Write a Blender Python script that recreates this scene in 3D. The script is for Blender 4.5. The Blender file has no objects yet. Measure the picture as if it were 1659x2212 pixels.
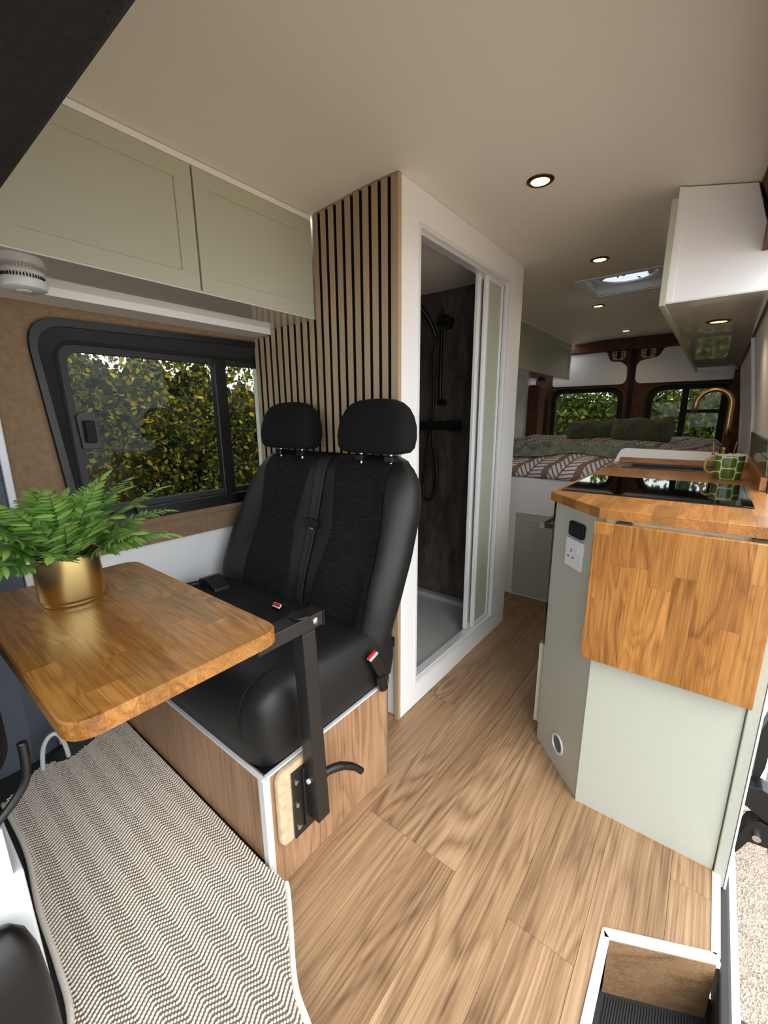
import bpy, bmesh, math, random
import numpy as np
from mathutils import Vector, Matrix

random.seed(7)
rng = np.random.default_rng(7)
SC = bpy.context.scene
COL = SC.collection
PI = math.pi

# ------------------------------------------------------------------ camera
cam_d = bpy.data.cameras.new('camera')
cam = bpy.data.objects.new('camera', cam_d)
COL.objects.link(cam)
yaw, pitch, roll = math.radians(38.0), math.radians(12.8), math.radians(-0.4)
fw = Vector((-math.sin(yaw) * math.cos(pitch), math.cos(yaw) * math.cos(pitch), -math.sin(pitch)))
rt0 = Vector((math.cos(yaw), math.sin(yaw), 0))
up0 = rt0.cross(fw)
rt = math.cos(roll) * rt0 + math.sin(roll) * up0
up = -math.sin(roll) * rt0 + math.cos(roll) * up0
mw = Matrix((rt, up, -fw)).transposed().to_4x4()
mw.translation = Vector((0, 0, 1.15))
cam.matrix_world = mw
cam_d.sensor_fit = 'HORIZONTAL'
cam_d.sensor_width = 36.0
cam_d.lens = 36.0 * 905.0 / 1659.0
cam_d.clip_start = 0.02
SC.camera = cam

# ------------------------------------------------------------------ world, sun, exposure
world = bpy.data.worlds.new('overcast_sky')
SC.world = world
world.use_nodes = True
wn, wl = world.node_tree.nodes, world.node_tree.links
wn.clear()
w_out = wn.new('ShaderNodeOutputWorld')
w_bg = wn.new('ShaderNodeBackground')
w_tc = wn.new('ShaderNodeTexCoord')
w_sep = wn.new('ShaderNodeSeparateXYZ')
w_rmp = wn.new('ShaderNodeValToRGB')
w_rmp.color_ramp.elements[0].position = 0.0
w_rmp.color_ramp.elements[0].color = (0.62, 0.66, 0.70, 1)
w_rmp.color_ramp.elements[1].position = 0.6
w_rmp.color_ramp.elements[1].color = (0.92, 0.97, 1.0, 1)
wl.new(w_tc.outputs['Generated'], w_sep.inputs[0])
wl.new(w_sep.outputs['Z'], w_rmp.inputs[0])
wl.new(w_rmp.outputs[0], w_bg.inputs[0])
w_bg.inputs[1].default_value = 2.6
wl.new(w_bg.outputs[0], w_out.inputs[0])

sun_d = bpy.data.lights.new('sun', 'SUN')
sun_d.energy = 1.2
sun_d.angle = math.radians(40)
sun_d.color = (1.0, 0.95, 0.88)
sun = bpy.data.objects.new('sun', sun_d)
COL.objects.link(sun)
sun.location = (6, -3, 8)
sun.rotation_euler = Vector((-0.55, 0.35, -0.75)).to_track_quat('-Z', 'Y').to_euler()

SC.view_settings.view_transform = 'Standard'
SC.view_settings.look = 'None'
SC.view_settings.gamma = 1.0
SC.view_settings.use_curve_mapping = False
SC.view_settings.exposure = 0.82
try:
    SC.cycles.use_denoising = True
    SC.cycles.max_bounces = 10
    SC.cycles.diffuse_bounces = 6
    SC.cycles.transparent_max_bounces = 12
    SC.cycles.sample_clamp_indirect = 6.0
    SC.cycles.caustics_reflective = False
    SC.cycles.caustics_refractive = False
except Exception:
    pass


# ------------------------------------------------------------------ materials
def lin(c):
    return tuple((x / 12.92 if x <= 0.04045 else ((x + 0.055) / 1.055) ** 2.4) for x in c)


def c4(c):
    return (*lin(c), 1.0)


def new_mat(name):
    m = bpy.data.materials.new(name)
    m.use_nodes = True
    nt = m.node_tree
    return m, nt, nt.nodes['Principled BSDF']


def mat(name, col, rough=0.5, metal=0.0, bump=None, mottle=None, spec=None, coat=0.0, emit=None, sheen=0.0):
    """col sRGB; bump=(scale,strength,dist); mottle=(scale,amount)"""
    m, nt, b = new_mat(name)
    b.inputs['Base Color'].default_value = c4(col)
    b.inputs['Roughness'].default_value = rough
    b.inputs['Metallic'].default_value = metal
    if spec is not None:
        b.inputs['Specular IOR Level'].default_value = spec
    if coat:
        b.inputs['Coat Weight'].default_value = coat
        b.inputs['Coat Roughness'].default_value = 0.08
    if sheen:
        b.inputs['Sheen Weight'].default_value = sheen
        b.inputs['Sheen Roughness'].default_value = 0.6
    tc = nt.nodes.new('ShaderNodeTexCoord')
    if mottle:
        n = nt.nodes.new('ShaderNodeTexNoise')
        n.inputs['Scale'].default_value = mottle[0]
        n.inputs['Detail'].default_value = 5
        r = nt.nodes.new('ShaderNodeValToRGB')
        a = mottle[1]
        r.color_ramp.elements[0].position = 0.3
        r.color_ramp.elements[1].position = 0.7
        r.color_ramp.elements[0].color = c4([max(0, x * (1 - a)) for x in col])
        r.color_ramp.elements[1].color = c4([min(1, x * (1 + a)) for x in col])
        nt.links.new(tc.outputs['Object'], n.inputs['Vector'])
        nt.links.new(n.outputs['Fac'], r.inputs[0])
        nt.links.new(r.outputs[0], b.inputs['Base Color'])
    if bump:
        n = nt.nodes.new('ShaderNodeTexNoise')
        n.inputs['Scale'].default_value = bump[0]
        n.inputs['Detail'].default_value = 4
        bp = nt.nodes.new('ShaderNodeBump')
        bp.inputs['Strength'].default_value = bump[1]
        bp.inputs['Distance'].default_value = bump[2] if len(bump) > 2 else 0.002
        nt.links.new(tc.outputs['Object'], n.inputs['Vector'])
        nt.links.new(n.outputs['Fac'], bp.inputs['Height'])
        nt.links.new(bp.outputs[0], b.inputs['Normal'])
    if emit:
        b.inputs['Emission Color'].default_value = c4(emit[0])
        b.inputs['Emission Strength'].default_value = emit[1]
    return m


def wood(name, dark, mid, light, axis='Y', across=16.0, along=1.3, rough=0.42, ring=5.0, ringamt=0.45, vary=0.16, coat=0.0, bump=0.12):
    m, nt, b = new_mat(name)
    N, L = nt.nodes, nt.links
    tc = N.new('ShaderNodeTexCoord')
    oi = N.new('ShaderNodeObjectInfo')
    off = N.new('ShaderNodeVectorMath'); off.operation = 'SCALE'
    comb = N.new('ShaderNodeCombineXYZ')
    for i, k in enumerate((13.7, 7.3, 5.1)):
        mm = N.new('ShaderNodeMath'); mm.operation = 'MULTIPLY'; mm.inputs[1].default_value = k
        L.new(oi.outputs['Random'], mm.inputs[0]); L.new(mm.outputs[0], comb.inputs[i])
    add = N.new('ShaderNodeVectorMath'); add.operation = 'ADD'
    L.new(tc.outputs['Object'], add.inputs[0]); L.new(comb.outputs[0], add.inputs[1])

    def mapped(sa, sc):
        mp = N.new('ShaderNodeMapping')
        s = [sc, sc, sc]
        s['XYZ'.index(axis)] = sa
        mp.inputs['Scale'].default_value = s
        L.new(add.outputs[0], mp.inputs['Vector'])
        return mp
    # fine streaks
    m1 = mapped(along * 3.0, across * 16)
    n1 = N.new('ShaderNodeTexNoise'); n1.inputs['Scale'].default_value = 1.0; n1.inputs['Detail'].default_value = 4; n1.inputs['Roughness'].default_value = 0.65
    L.new(m1.outputs[0], n1.inputs['Vector'])
    # cathedral rings
    m2 = mapped(along, across * 0.5)
    n2 = N.new('ShaderNodeTexNoise'); n2.inputs['Scale'].default_value = 1.0; n2.inputs['Detail'].default_value = 2.5; n2.inputs['Distortion'].default_value = 0.35
    L.new(m2.outputs[0], n2.inputs['Vector'])
    k = N.new('ShaderNodeMath'); k.operation = 'MULTIPLY'; k.inputs[1].default_value = ring * 2 * PI
    L.new(n2.outputs['Fac'], k.inputs[0])
    s = N.new('ShaderNodeMath'); s.operation = 'SINE'; L.new(k.outputs[0], s.inputs[0])
    s1 = N.new('ShaderNodeMath'); s1.operation = 'MULTIPLY_ADD'; s1.inputs[1].default_value = 0.499; s1.inputs[2].default_value = 0.501
    L.new(s.outputs[0], s1.inputs[0])
    s2 = N.new('ShaderNodeMath'); s2.operation = 'POWER'; s2.inputs[1].default_value = 0.55
    L.new(s1.outputs[0], s2.inputs[0])
    # broad tone
    m3 = mapped(along * 0.9, across * 0.5)
    n3 = N.new('ShaderNodeTexNoise'); n3.inputs['Scale'].default_value = 1.0; n3.inputs['Detail'].default_value = 3
    L.new(m3.outputs[0], n3.inputs['Vector'])

    def mix(a, bb, f):
        x = N.new('ShaderNodeMix'); x.data_type = 'FLOAT'; x.inputs[0].default_value = f
        L.new(a, x.inputs[2]); L.new(bb, x.inputs[3]); return x.outputs[0]
    m4 = mapped(along * 0.8, across * 0.22)
    n4 = N.new('ShaderNodeTexNoise'); n4.inputs['Scale'].default_value = 1.0; n4.inputs['Detail'].default_value = 1
    L.new(m4.outputs[0], n4.inputs['Vector'])
    mk = N.new('ShaderNodeMapRange')
    mk.inputs['From Min'].default_value = 0.42; mk.inputs['From Max'].default_value = 0.62
    mk.inputs['To Min'].default_value = 0.05; mk.inputs['To Max'].default_value = ringamt * 0.40
    L.new(n4.outputs['Fac'], mk.inputs['Value'])
    x_ = N.new('ShaderNodeMix'); x_.data_type = 'FLOAT'
    L.new(mk.outputs[0], x_.inputs[0]); L.new(n1.outputs['Fac'], x_.inputs[2]); L.new(s2.outputs[0], x_.inputs[3])
    v = x_.outputs[0]
    v = mix(v, n3.outputs['Fac'], 0.36)
    r = N.new('ShaderNodeValToRGB')
    e = r.color_ramp.elements
    e[0].position = 0.30; e[0].color = c4(dark)
    e[1].position = 0.72; e[1].color = c4(light)
    q = e.new(0.5); q.color = c4(mid)
    L.new(v, r.inputs[0])
    hsv = N.new('ShaderNodeHueSaturation')
    mr = N.new('ShaderNodeMapRange')
    mr.inputs['To Min'].default_value = 1 - vary; mr.inputs['To Max'].default_value = 1 + vary
    sc_ = N.new('ShaderNodeSeparateColor'); L.new(oi.outputs['Color'], sc_.inputs[0])
    L.new(sc_.outputs[0], mr.inputs['Value'])
    mh = N.new('ShaderNodeMapRange')
    mh.inputs['To Min'].default_value = 0.5 - vary * 0.022; mh.inputs['To Max'].default_value = 0.5 + vary * 0.022
    L.new(sc_.outputs[1], mh.inputs['Value']); L.new(mh.outputs[0], hsv.inputs['Hue'])
    L.new(mr.outputs[0], hsv.inputs['Value'])
    L.new(r.outputs[0], hsv.inputs['Color'])
    L.new(hsv.outputs[0], b.inputs['Base Color'])
    b.inputs['Roughness'].default_value = rough
    if coat:
        b.inputs['Coat Weight'].default_value = coat; b.inputs['Coat Roughness'].default_value = 0.25
    bp = N.new('ShaderNodeBump'); bp.inputs['Strength'].default_value = bump; bp.inputs['Distance'].default_value = 0.001
    L.new(n1.outputs['Fac'], bp.inputs['Height']); L.new(bp.outputs[0], b.inputs['Normal'])
    return m


def glass(name, tint=(0.92, 0.95, 0.95), refl=1.0):
    m, nt, b = new_mat(name)
    N, L = nt.nodes, nt.links
    out = N['Material Output']
    tr = N.new('ShaderNodeBsdfTransparent'); tr.inputs[0].default_value = (*tint, 1)
    gl = N.new('ShaderNodeBsdfGlossy'); gl.inputs['Roughness'].default_value = 0.02
    fr = N.new('ShaderNodeFresnel'); fr.inputs['IOR'].default_value = 1.45
    mu = N.new('ShaderNodeMath'); mu.operation = 'MULTIPLY'; mu.inputs[1].default_value = refl
    mx = N.new('ShaderNodeMixShader')
    L.new(fr.outputs[0], mu.inputs[0]); L.new(mu.outputs[0], mx.inputs[0])
    L.new(tr.outputs[0], mx.inputs[1]); L.new(gl.outputs[0], mx.inputs[2])
    L.new(mx.outputs[0], out.inputs['Surface'])
    N.remove(b)
    return m


MT = {}
MT['ceiling'] = mat('ceiling_board', (0.925, 0.91, 0.868), 0.6, bump=(330, 0.35, 0.0015))
MT['white'] = mat('white_board', (0.95, 0.95, 0.95), 0.42, bump=(500, 0.05, 0.0006))
MT['white_gloss'] = mat('glossy_white_board', (0.86, 0.84, 0.81), 0.3, coat=1.0)
MT['white_gloss'].node_tree.nodes['Principled BSDF'].inputs['Coat Roughness'].default_value = 0.02
MT['white_gloss'].node_tree.nodes['Principled BSDF'].inputs['Coat IOR'].default_value = 1.7
MT['white_metal'] = mat('white_painted_metal', (0.88, 0.89, 0.90), 0.3)
MT['sage'] = mat('sage_paint', (0.725, 0.735, 0.655), 0.38, bump=(300, 0.04, 0.0005))
MT['sage_grey'] = mat('sage_grey_board', (0.70, 0.71, 0.665), 0.5, mottle=(420, 0.035))
MT['felt'] = mat('brown_felt', (0.52, 0.42, 0.31), 0.95, bump=(260, 0.6, 0.002), mottle=(60, 0.07), sheen=0.2)
MT['felt_dark'] = mat('dark_brown_felt', (0.34, 0.23, 0.16), 0.95, bump=(260, 0.6, 0.002), mottle=(30, 0.15))
MT['black_felt'] = mat('black_felt', (0.10, 0.095, 0.09), 1.0, bump=(300, 1.0, 0.004), mottle=(160, 0.35))
MT['black_plastic'] = mat('black_plastic', (0.045, 0.045, 0.048), 0.42, bump=(900, 0.08, 0.0004))
MT['black_matt'] = mat('black_matt', (0.025, 0.025, 0.025), 0.75)
MT['dark_grey'] = mat('dark_grey_plastic', (0.14, 0.14, 0.145), 0.55, bump=(900, 0.1, 0.0004))
MT['cab_grey'] = mat('blue_grey_trim', (0.34, 0.37, 0.41), 0.6, bump=(700, 0.12, 0.0006))
MT['black_metal'] = mat('black_powder_coat', (0.11, 0.105, 0.105), 0.36, bump=(1100, 0.12, 0.0003))
MT['steel'] = mat('bright_steel', (0.78, 0.78, 0.78), 0.25, 1.0)
MT['alu'] = mat('brushed_aluminium', (0.80, 0.81, 0.83), 0.33, 1.0)
MT['alu_white'] = mat('matt_aluminium_edging', (0.90, 0.91, 0.93), 0.4, 0.35)
MT['brass'] = mat('brushed_brass', (0.56, 0.46, 0.31), 0.28, 1.0)
MT['bronze'] = mat('bronze_rim', (0.42, 0.29, 0.18), 0.3, 1.0)
MT['gold'] = mat('satin_gold', (0.93, 0.83, 0.57), 0.30, 1.0, bump=(600, 0.04, 0.0003))
MT['red'] = mat('red_plastic', (0.80, 0.05, 0.10), 0.35)
MT['hob'] = mat('black_hob_glass', (0.012, 0.012, 0.013), 0.03, spec=0.6)
MT['lamp'] = mat('warm_lamp_diffuser', (1, 0.9, 0.7), 0.4, emit=((1.0, 0.80, 0.45), 4.5))
MT['glass'] = glass('window_glass', (0.70, 0.73, 0.70), 0.28)
MT['dome'] = glass('smoked_dome', (0.24, 0.26, 0.29), 1.0)
MT['tray'] = mat('shower_tray', (0.72, 0.72, 0.72), 0.45, bump=(26, 0.5, 0.003))
MT['soil'] = mat('dark_soil', (0.10, 0.09, 0.06), 1.0, bump=(120, 1, 0.006))
MT['tile'] = mat('green_glazed_tile', (0.30, 0.36, 0.22), 0.12, mottle=(30, 0.2))
MT['grout'] = mat('grout', (0.55, 0.55, 0.50), 0.9)
MT['pillow'] = mat('green_fleece', (0.30, 0.31, 0.21), 1.0, bump=(90, 1.0, 0.012), mottle=(40, 0.22), sheen=0.4)
MT['throw'] = mat('grey_green_fleece', (0.39, 0.42, 0.34), 1.0, bump=(70, 1.0, 0.012), mottle=(26, 0.25), sheen=0.4)
MT['pad'] = mat('beige_felt', (0.76, 0.66, 0.52), 1.0, bump=(420, 0.6, 0.002), mottle=(50, 0.10), sheen=0.3)
MT['headrest'] = mat('black_headrest_cloth', (0.065, 0.065, 0.067), 0.85, bump=(900, 0.3, 0.0006), spec=0.25)
MT['leather'] = mat('black_vinyl', (0.066, 0.066, 0.068), 0.52, bump=(240, 0.12, 0.001))
MT['belt'] = mat('black_webbing', (0.12, 0.12, 0.12), 0.6, bump=(700, 0.3, 0.0006))
MT['rug_base'] = mat('rug_backing', (0.44, 0.39, 0.35), 1.0, bump=(300, 0.6, 0.002))
MT['rug'] = mat('cream_wool', (0.87, 0.84, 0.79), 0.95, mottle=(420, 0.08))
MT['gravel'] = None
MT['floor_wood'] = wood('oak_vinyl_plank', (0.33, 0.24, 0.16), (0.57, 0.45, 0.335), (0.73, 0.61, 0.48), 'Y', 14, 1.0, 0.38, ring=13, ringamt=0.75, vary=0.06)
MT['box_wood'] = wood('oak_laminate', (0.38, 0.27, 0.19), (0.60, 0.46, 0.34), (0.72, 0.58, 0.45), 'Z', 14, 1.4, 0.42, ring=13, ringamt=0.75, vary=0.05)
MT['riser_wood'] = wood('oak_riser', (0.34, 0.25, 0.17), (0.50, 0.39, 0.28), (0.62, 0.50, 0.38), 'X', 16, 1.6, 0.42, ring=10, ringamt=0.6, vary=0.03)
MT['slat_wood'] = wood('oak_slat_veneer', (0.62, 0.53, 0.41), (0.70, 0.61, 0.49), (0.76, 0.67, 0.55), 'Z', 24, 1.0, 0.55, ring=3, ringamt=0.2, vary=0.05)
OAK = ((0.40, 0.245, 0.10), (0.585, 0.385, 0.175), (0.735, 0.525, 0.28))
MT['oak_x'] = wood('oak_stave_x', *OAK, 'X', 22, 2.2, 0.27, ring=12, ringamt=0.7, vary=0.13, coat=0.15)
MT['oak_y'] = wood('oak_stave_y', *OAK, 'Y', 22, 2.2, 0.36, ring=6, ringamt=0.4, vary=0.18, coat=0.0, bump=0.02)
MT['oak_z'] = wood('oak_stave_z', *OAK, 'Z', 22, 2.2, 0.30, ring=12, ringamt=0.7, vary=0.12, coat=0.15)


def fabric_mat():
    m, nt, b = new_mat('black_woven_fabric')
    N, L = nt.nodes, nt.links
    tc = N.new('ShaderNodeTexCoord')
    outs = []
    for sc in ((900, 900, 55), (60, 60, 900)):
        mp = N.new('ShaderNodeMapping'); mp.inputs['Scale'].default_value = [x * 0.4 for x in sc]
        n = N.new('ShaderNodeTexNoise'); n.inputs['Scale'].default_value = 1.0; n.inputs['Detail'].default_value = 2
        L.new(tc.outputs['Object'], mp.inputs[0]); L.new(mp.outputs[0], n.inputs['Vector'])
        outs.append(n.outputs['Fac'])
    mx = N.new('ShaderNodeMath'); mx.operation = 'MAXIMUM'
    L.new(outs[0], mx.inputs[0]); L.new(outs[1], mx.inputs[1])
    r = N.new('ShaderNodeValToRGB')
    r.color_ramp.elements[0].position = 0.42; r.color_ramp.elements[0].color = c4((0.05, 0.05, 0.052))
    r.color_ramp.elements[1].position = 0.75; r.color_ramp.elements[1].color = c4((0.15, 0.15, 0.152))
    L.new(mx.outputs[0], r.inputs[0]); L.new(r.outputs[0], b.inputs['Base Color'])
    b.inputs['Roughness'].default_value = 0.9
    b.inputs['Specular IOR Level'].default_value = 0.2
    bp = N.new('ShaderNodeBump'); bp.inputs['Strength'].default_value = 0.4; bp.inputs['Distance'].default_value = 0.001
    L.new(mx.outputs[0], bp.inputs['Height']); L.new(bp.outputs[0], b.inputs['Normal'])
    return m


MT['fabric'] = fabric_mat()


def stone_mat():
    m, nt, b = new_mat('dark_stone_panel')
    N, L = nt.nodes, nt.links
    tc = N.new('ShaderNodeTexCoord')
    mp = N.new('ShaderNodeMapping'); mp.inputs['Scale'].default_value = (9, 9, 2.2)
    n = N.new('ShaderNodeTexNoise'); n.inputs['Scale'].default_value = 1.6; n.inputs['Detail'].default_value = 9; n.inputs['Roughness'].default_value = 0.7
    L.new(tc.outputs['Object'], mp.inputs[0]); L.new(mp.outputs[0], n.inputs['Vector'])
    r = N.new('ShaderNodeValToRGB')
    e = r.color_ramp.elements
    e[0].position = 0.36; e[0].color = c4((0.20, 0.185, 0.18))
    e[1].position = 0.66; e[1].color = c4((0.43, 0.38, 0.35))
    q = e.new(0.5); q.color = c4((0.30, 0.27, 0.25))
    L.new(n.outputs['Fac'], r.inputs[0]); L.new(r.outputs[0], b.inputs['Base Color'])
    b.inputs['Roughness'].default_value = 0.45
    return m


MT['stone'] = stone_mat()


def frosted_mat():
    m, nt, b = new_mat('frosted_pale_green_pane')
    b.inputs['Base Color'].default_value = c4((0.80, 0.82, 0.75))
    b.inputs['Roughness'].default_value = 0.35
    b.inputs['Transmission Weight'].default_value = 0.25
    b.inputs['IOR'].default_value = 1.3
    return m


MT['frosted'] = frosted_mat()


def gravel_mat():
    m, nt, b = new_mat('gravel_ground')
    N, L = nt.nodes, nt.links
    tc = N.new('ShaderNodeTexCoord')
    v = N.new('ShaderNodeTexVoronoi'); v.inputs['Scale'].default_value = 190
    L.new(tc.outputs['Object'], v.inputs['Vector'])
    n = N.new('ShaderNodeTexNoise'); n.inputs['Scale'].default_value = 30; n.inputs['Detail'].default_value = 6
    L.new(tc.outputs['Object'], n.inputs['Vector'])
    sp = N.new('ShaderNodeSeparateColor'); L.new(v.outputs['Color'], sp.inputs[0])
    mx = N.new('ShaderNodeMix'); mx.data_type = 'FLOAT'; mx.inputs[0].default_value = 0.5
    L.new(sp.outputs[0], mx.inputs[2]); L.new(n.outputs['Fac'], mx.inputs[3])
    r = N.new('ShaderNodeValToRGB')
    e = r.color_ramp.elements
    e[0].position = 0.2; e[0].color = c4((0.52, 0.46, 0.40))
    e[1].position = 0.8; e[1].color = c4((0.77, 0.71, 0.64))
    q = e.new(0.5); q.color = c4((0.68, 0.62, 0.56))
    L.new(mx.outputs[0], r.inputs[0]); L.new(r.outputs[0], b.inputs['Base Color'])
    b.inputs['Roughness'].default_value = 0.95
    bp = N.new('ShaderNodeBump'); bp.inputs['Strength'].default_value = 0.7; bp.inputs['Distance'].default_value = 0.006
    L.new(v.outputs['Distance'], bp.inputs['Height']); L.new(bp.outputs[0], b.inputs['Normal'])
    return m


MT['gravel'] = gravel_mat()


def leaf_mat(name, cols, rough=0.55, trans=0.25):
    m, nt, b = new_mat(name)
    N, L = nt.nodes, nt.links
    g = N.new('ShaderNodeNewGeometry')
    r = N.new('ShaderNodeValToRGB')
    e = r.color_ramp.elements
    n = len(cols)
    e[0].position = 0; e[0].color = c4(cols[0])
    e[1].position = 1; e[1].color = c4(cols[-1])
    for i in range(1, n - 1):
        q = e.new(i / (n - 1)); q.color = c4(cols[i])
    L.new(g.outputs['Random Per Island'], r.inputs[0])
    L.new(r.outputs[0], b.inputs['Base Color'])
    b.inputs['Roughness'].default_value = rough
    b.inputs['Specular IOR Level'].default_value = 0.15 if name != 'fern_leaflet' else 0.4
    tl = N.new('ShaderNodeBsdfTranslucent')
    L.new(r.outputs[0], tl.inputs[0])
    mx = N.new('ShaderNodeMixShader'); mx.inputs[0].default_value = trans
    L.new(b.outputs[0], mx.inputs[1]); L.new(tl.outputs[0], mx.inputs[2])
    L.new(mx.outputs[0], N['Material Output'].inputs['Surface'])
    return m


MT['hedge'] = leaf_mat('hedge_leaf', [(0.16, 0.20, 0.07), (0.24, 0.29, 0.10), (0.30, 0.35, 0.13), (0.40, 0.42, 0.16), (0.22, 0.26, 0.10), (0.66, 0.61, 0.18), (0.86, 0.74, 0.24), (0.58, 0.49, 0.20), (0.34, 0.30, 0.15)])
MT['hedge_far'] = leaf_mat('far_leaf', [(0.14, 0.19, 0.06), (0.22, 0.28, 0.09), (0.31, 0.37, 0.12), (0.42, 0.45, 0.15), (0.24, 0.29, 0.10), (0.50, 0.50, 0.18)])
MT['tree_leaf'] = leaf_mat('tree_leaf', [(0.13, 0.17, 0.08), (0.19, 0.23, 0.11), (0.24, 0.27, 0.13)])
MT['fern'] = leaf_mat('fern_leaflet', [(0.24, 0.40, 0.18), (0.36, 0.53, 0.24), (0.50, 0.65, 0.31), (0.62, 0.74, 0.38), (0.36, 0.52, 0.25)], 0.42, 0.18)
MT['twig'] = mat('twig_bark', (0.22, 0.17, 0.12), 0.9)
MT['fern_stem'] = mat('fern_stem', (0.28, 0.38, 0.15), 0.5)
MT['bark'] = mat('dark_bark', (0.16, 0.13, 0.10), 0.95, bump=(30, 0.8, 0.02))
MT['deep_shade'] = mat('hedge_shadow', (0.06, 0.065, 0.035), 1.0)  # near-black sheets behind the leaves paint the shade inside each hedge


def duvet_mat():
    m, nt, b = new_mat('fern_print_cotton')
    N, L = nt.nodes, nt.links
    uv = N.new('ShaderNodeUVMap')

    def math_(op, a, bb=None, c=None):
        x = N.new('ShaderNodeMath'); x.operation = op
        for i, q in enumerate((a, bb, c)):
            if q is None:
                continue
            if isinstance(q, (int, float)):
                x.inputs[i].default_value = q
            else:
                L.new(q, x.inputs[i])
        return x.outputs[0]
    no = N.new('ShaderNodeTexNoise'); no.inputs['Scale'].default_value = 3.0
    L.new(uv.outputs[0], no.inputs['Vector'])
    mp = N.new('ShaderNodeMapping'); mp.inputs['Rotation'].default_value = (0, 0, 0.5); mp.inputs['Scale'].default_value = (6.4, 4.2, 1)
    L.new(uv.outputs[0], mp.inputs[0])
    sp = N.new('ShaderNodeSeparateXYZ'); L.new(mp.outputs[0], sp.inputs[0])
    u = math_('ADD', sp.outputs[0], math_('MULTIPLY', no.outputs['Fac'], 0.35))
    v = math_('ADD', sp.outputs[1], math_('MULTIPLY', math_('FLOOR', u), 0.37))
    a = math_('ABSOLUTE', math_('SUBTRACT', math_('FRACT', u), 0.5))
    st = math_('SINE', math_('MULTIPLY', math_('SUBTRACT', v, math_('MULTIPLY', a, 0.75)), 2 * PI * 5.0))
    w1 = math_('GREATER_THAN', st, -0.42)
    w2 = math_('GREATER_THAN', a, 0.035)
    fv = math_('ABSOLUTE', math_('SUBTRACT', math_('FRACT', v), 0.5))
    w3 = math_('LESS_THAN', a, math_('SUBTRACT', 0.47, math_('MULTIPLY', fv, 0.3)))
    w = math_('MULTIPLY', math_('MULTIPLY', w1, w2), w3)
    mx = N.new('ShaderNodeMix'); mx.data_type = 'RGBA'
    L.new(w, mx.inputs[0])
    mx.inputs[6].default_value = c4((0.50, 0.42, 0.38))
    mx.inputs[7].default_value = c4((0.86, 0.84, 0.86))
    L.new(mx.outputs[2], b.inputs['Base Color'])
    b.inputs['Roughness'].default_value = 0.9
    return m


MT['duvet'] = duvet_mat()


def mug_mat():
    m, nt, b = new_mat('mug_glaze')
    N, L = nt.nodes, nt.links
    uv = N.new('ShaderNodeUVMap')
    sp = N.new('ShaderNodeSeparateXYZ'); L.new(uv.outputs[0], sp.inputs[0])

    def math_(op, a, bb=None):
        x = N.new('ShaderNodeMath'); x.operation = op
        for i, q in enumerate((a, bb)):
            if q is None:
                continue
            if isinstance(q, (int, float)):
                x.inputs[i].default_value = q
            else:
                L.new(q, x.inputs[i])
        return x.outputs[0]
    u = math_('MULTIPLY', sp.outputs[0], 6.0)
    col = math_('FLOOR', u)
    v = math_('ADD', math_('MULTIPLY', sp.outputs[1], 2.1), math_('MULTIPLY', math_('MODULO', col, 2.0), 0.35))
    a = math_('MULTIPLY', math_('SUBTRACT', math_('FRACT', u), 0.5), 2.06)
    c = math_('MULTIPLY', math_('SUBTRACT', math_('FRACT', v), 0.5), 2.12)
    e = math_('ADD', math_('POWER', math_('ABSOLUTE', a), 5.0), math_('POWER', math_('ABSOLUTE', c), 5.0))
    g = math_('LESS_THAN', e, 0.80)
    mx = N.new('ShaderNodeMix'); mx.data_type = 'RGBA'
    L.new(g, mx.inputs[0])
    mx.inputs[6].default_value = c4((0.85, 0.85, 0.80))
    mx.inputs[7].default_value = c4((0.34, 0.45, 0.10))
    L.new(mx.outputs[2], b.inputs['Base Color'])
    b.inputs['Roughness'].default_value = 0.12
    return m


MT['mug'] = mug_mat()
MT['mug_white'] = mat('mug_white_glaze', (0.85, 0.84, 0.80), 0.15)
MT['mug_handle'] = mat('mug_olive_handle', (0.60, 0.55, 0.18), 0.15)


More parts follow.
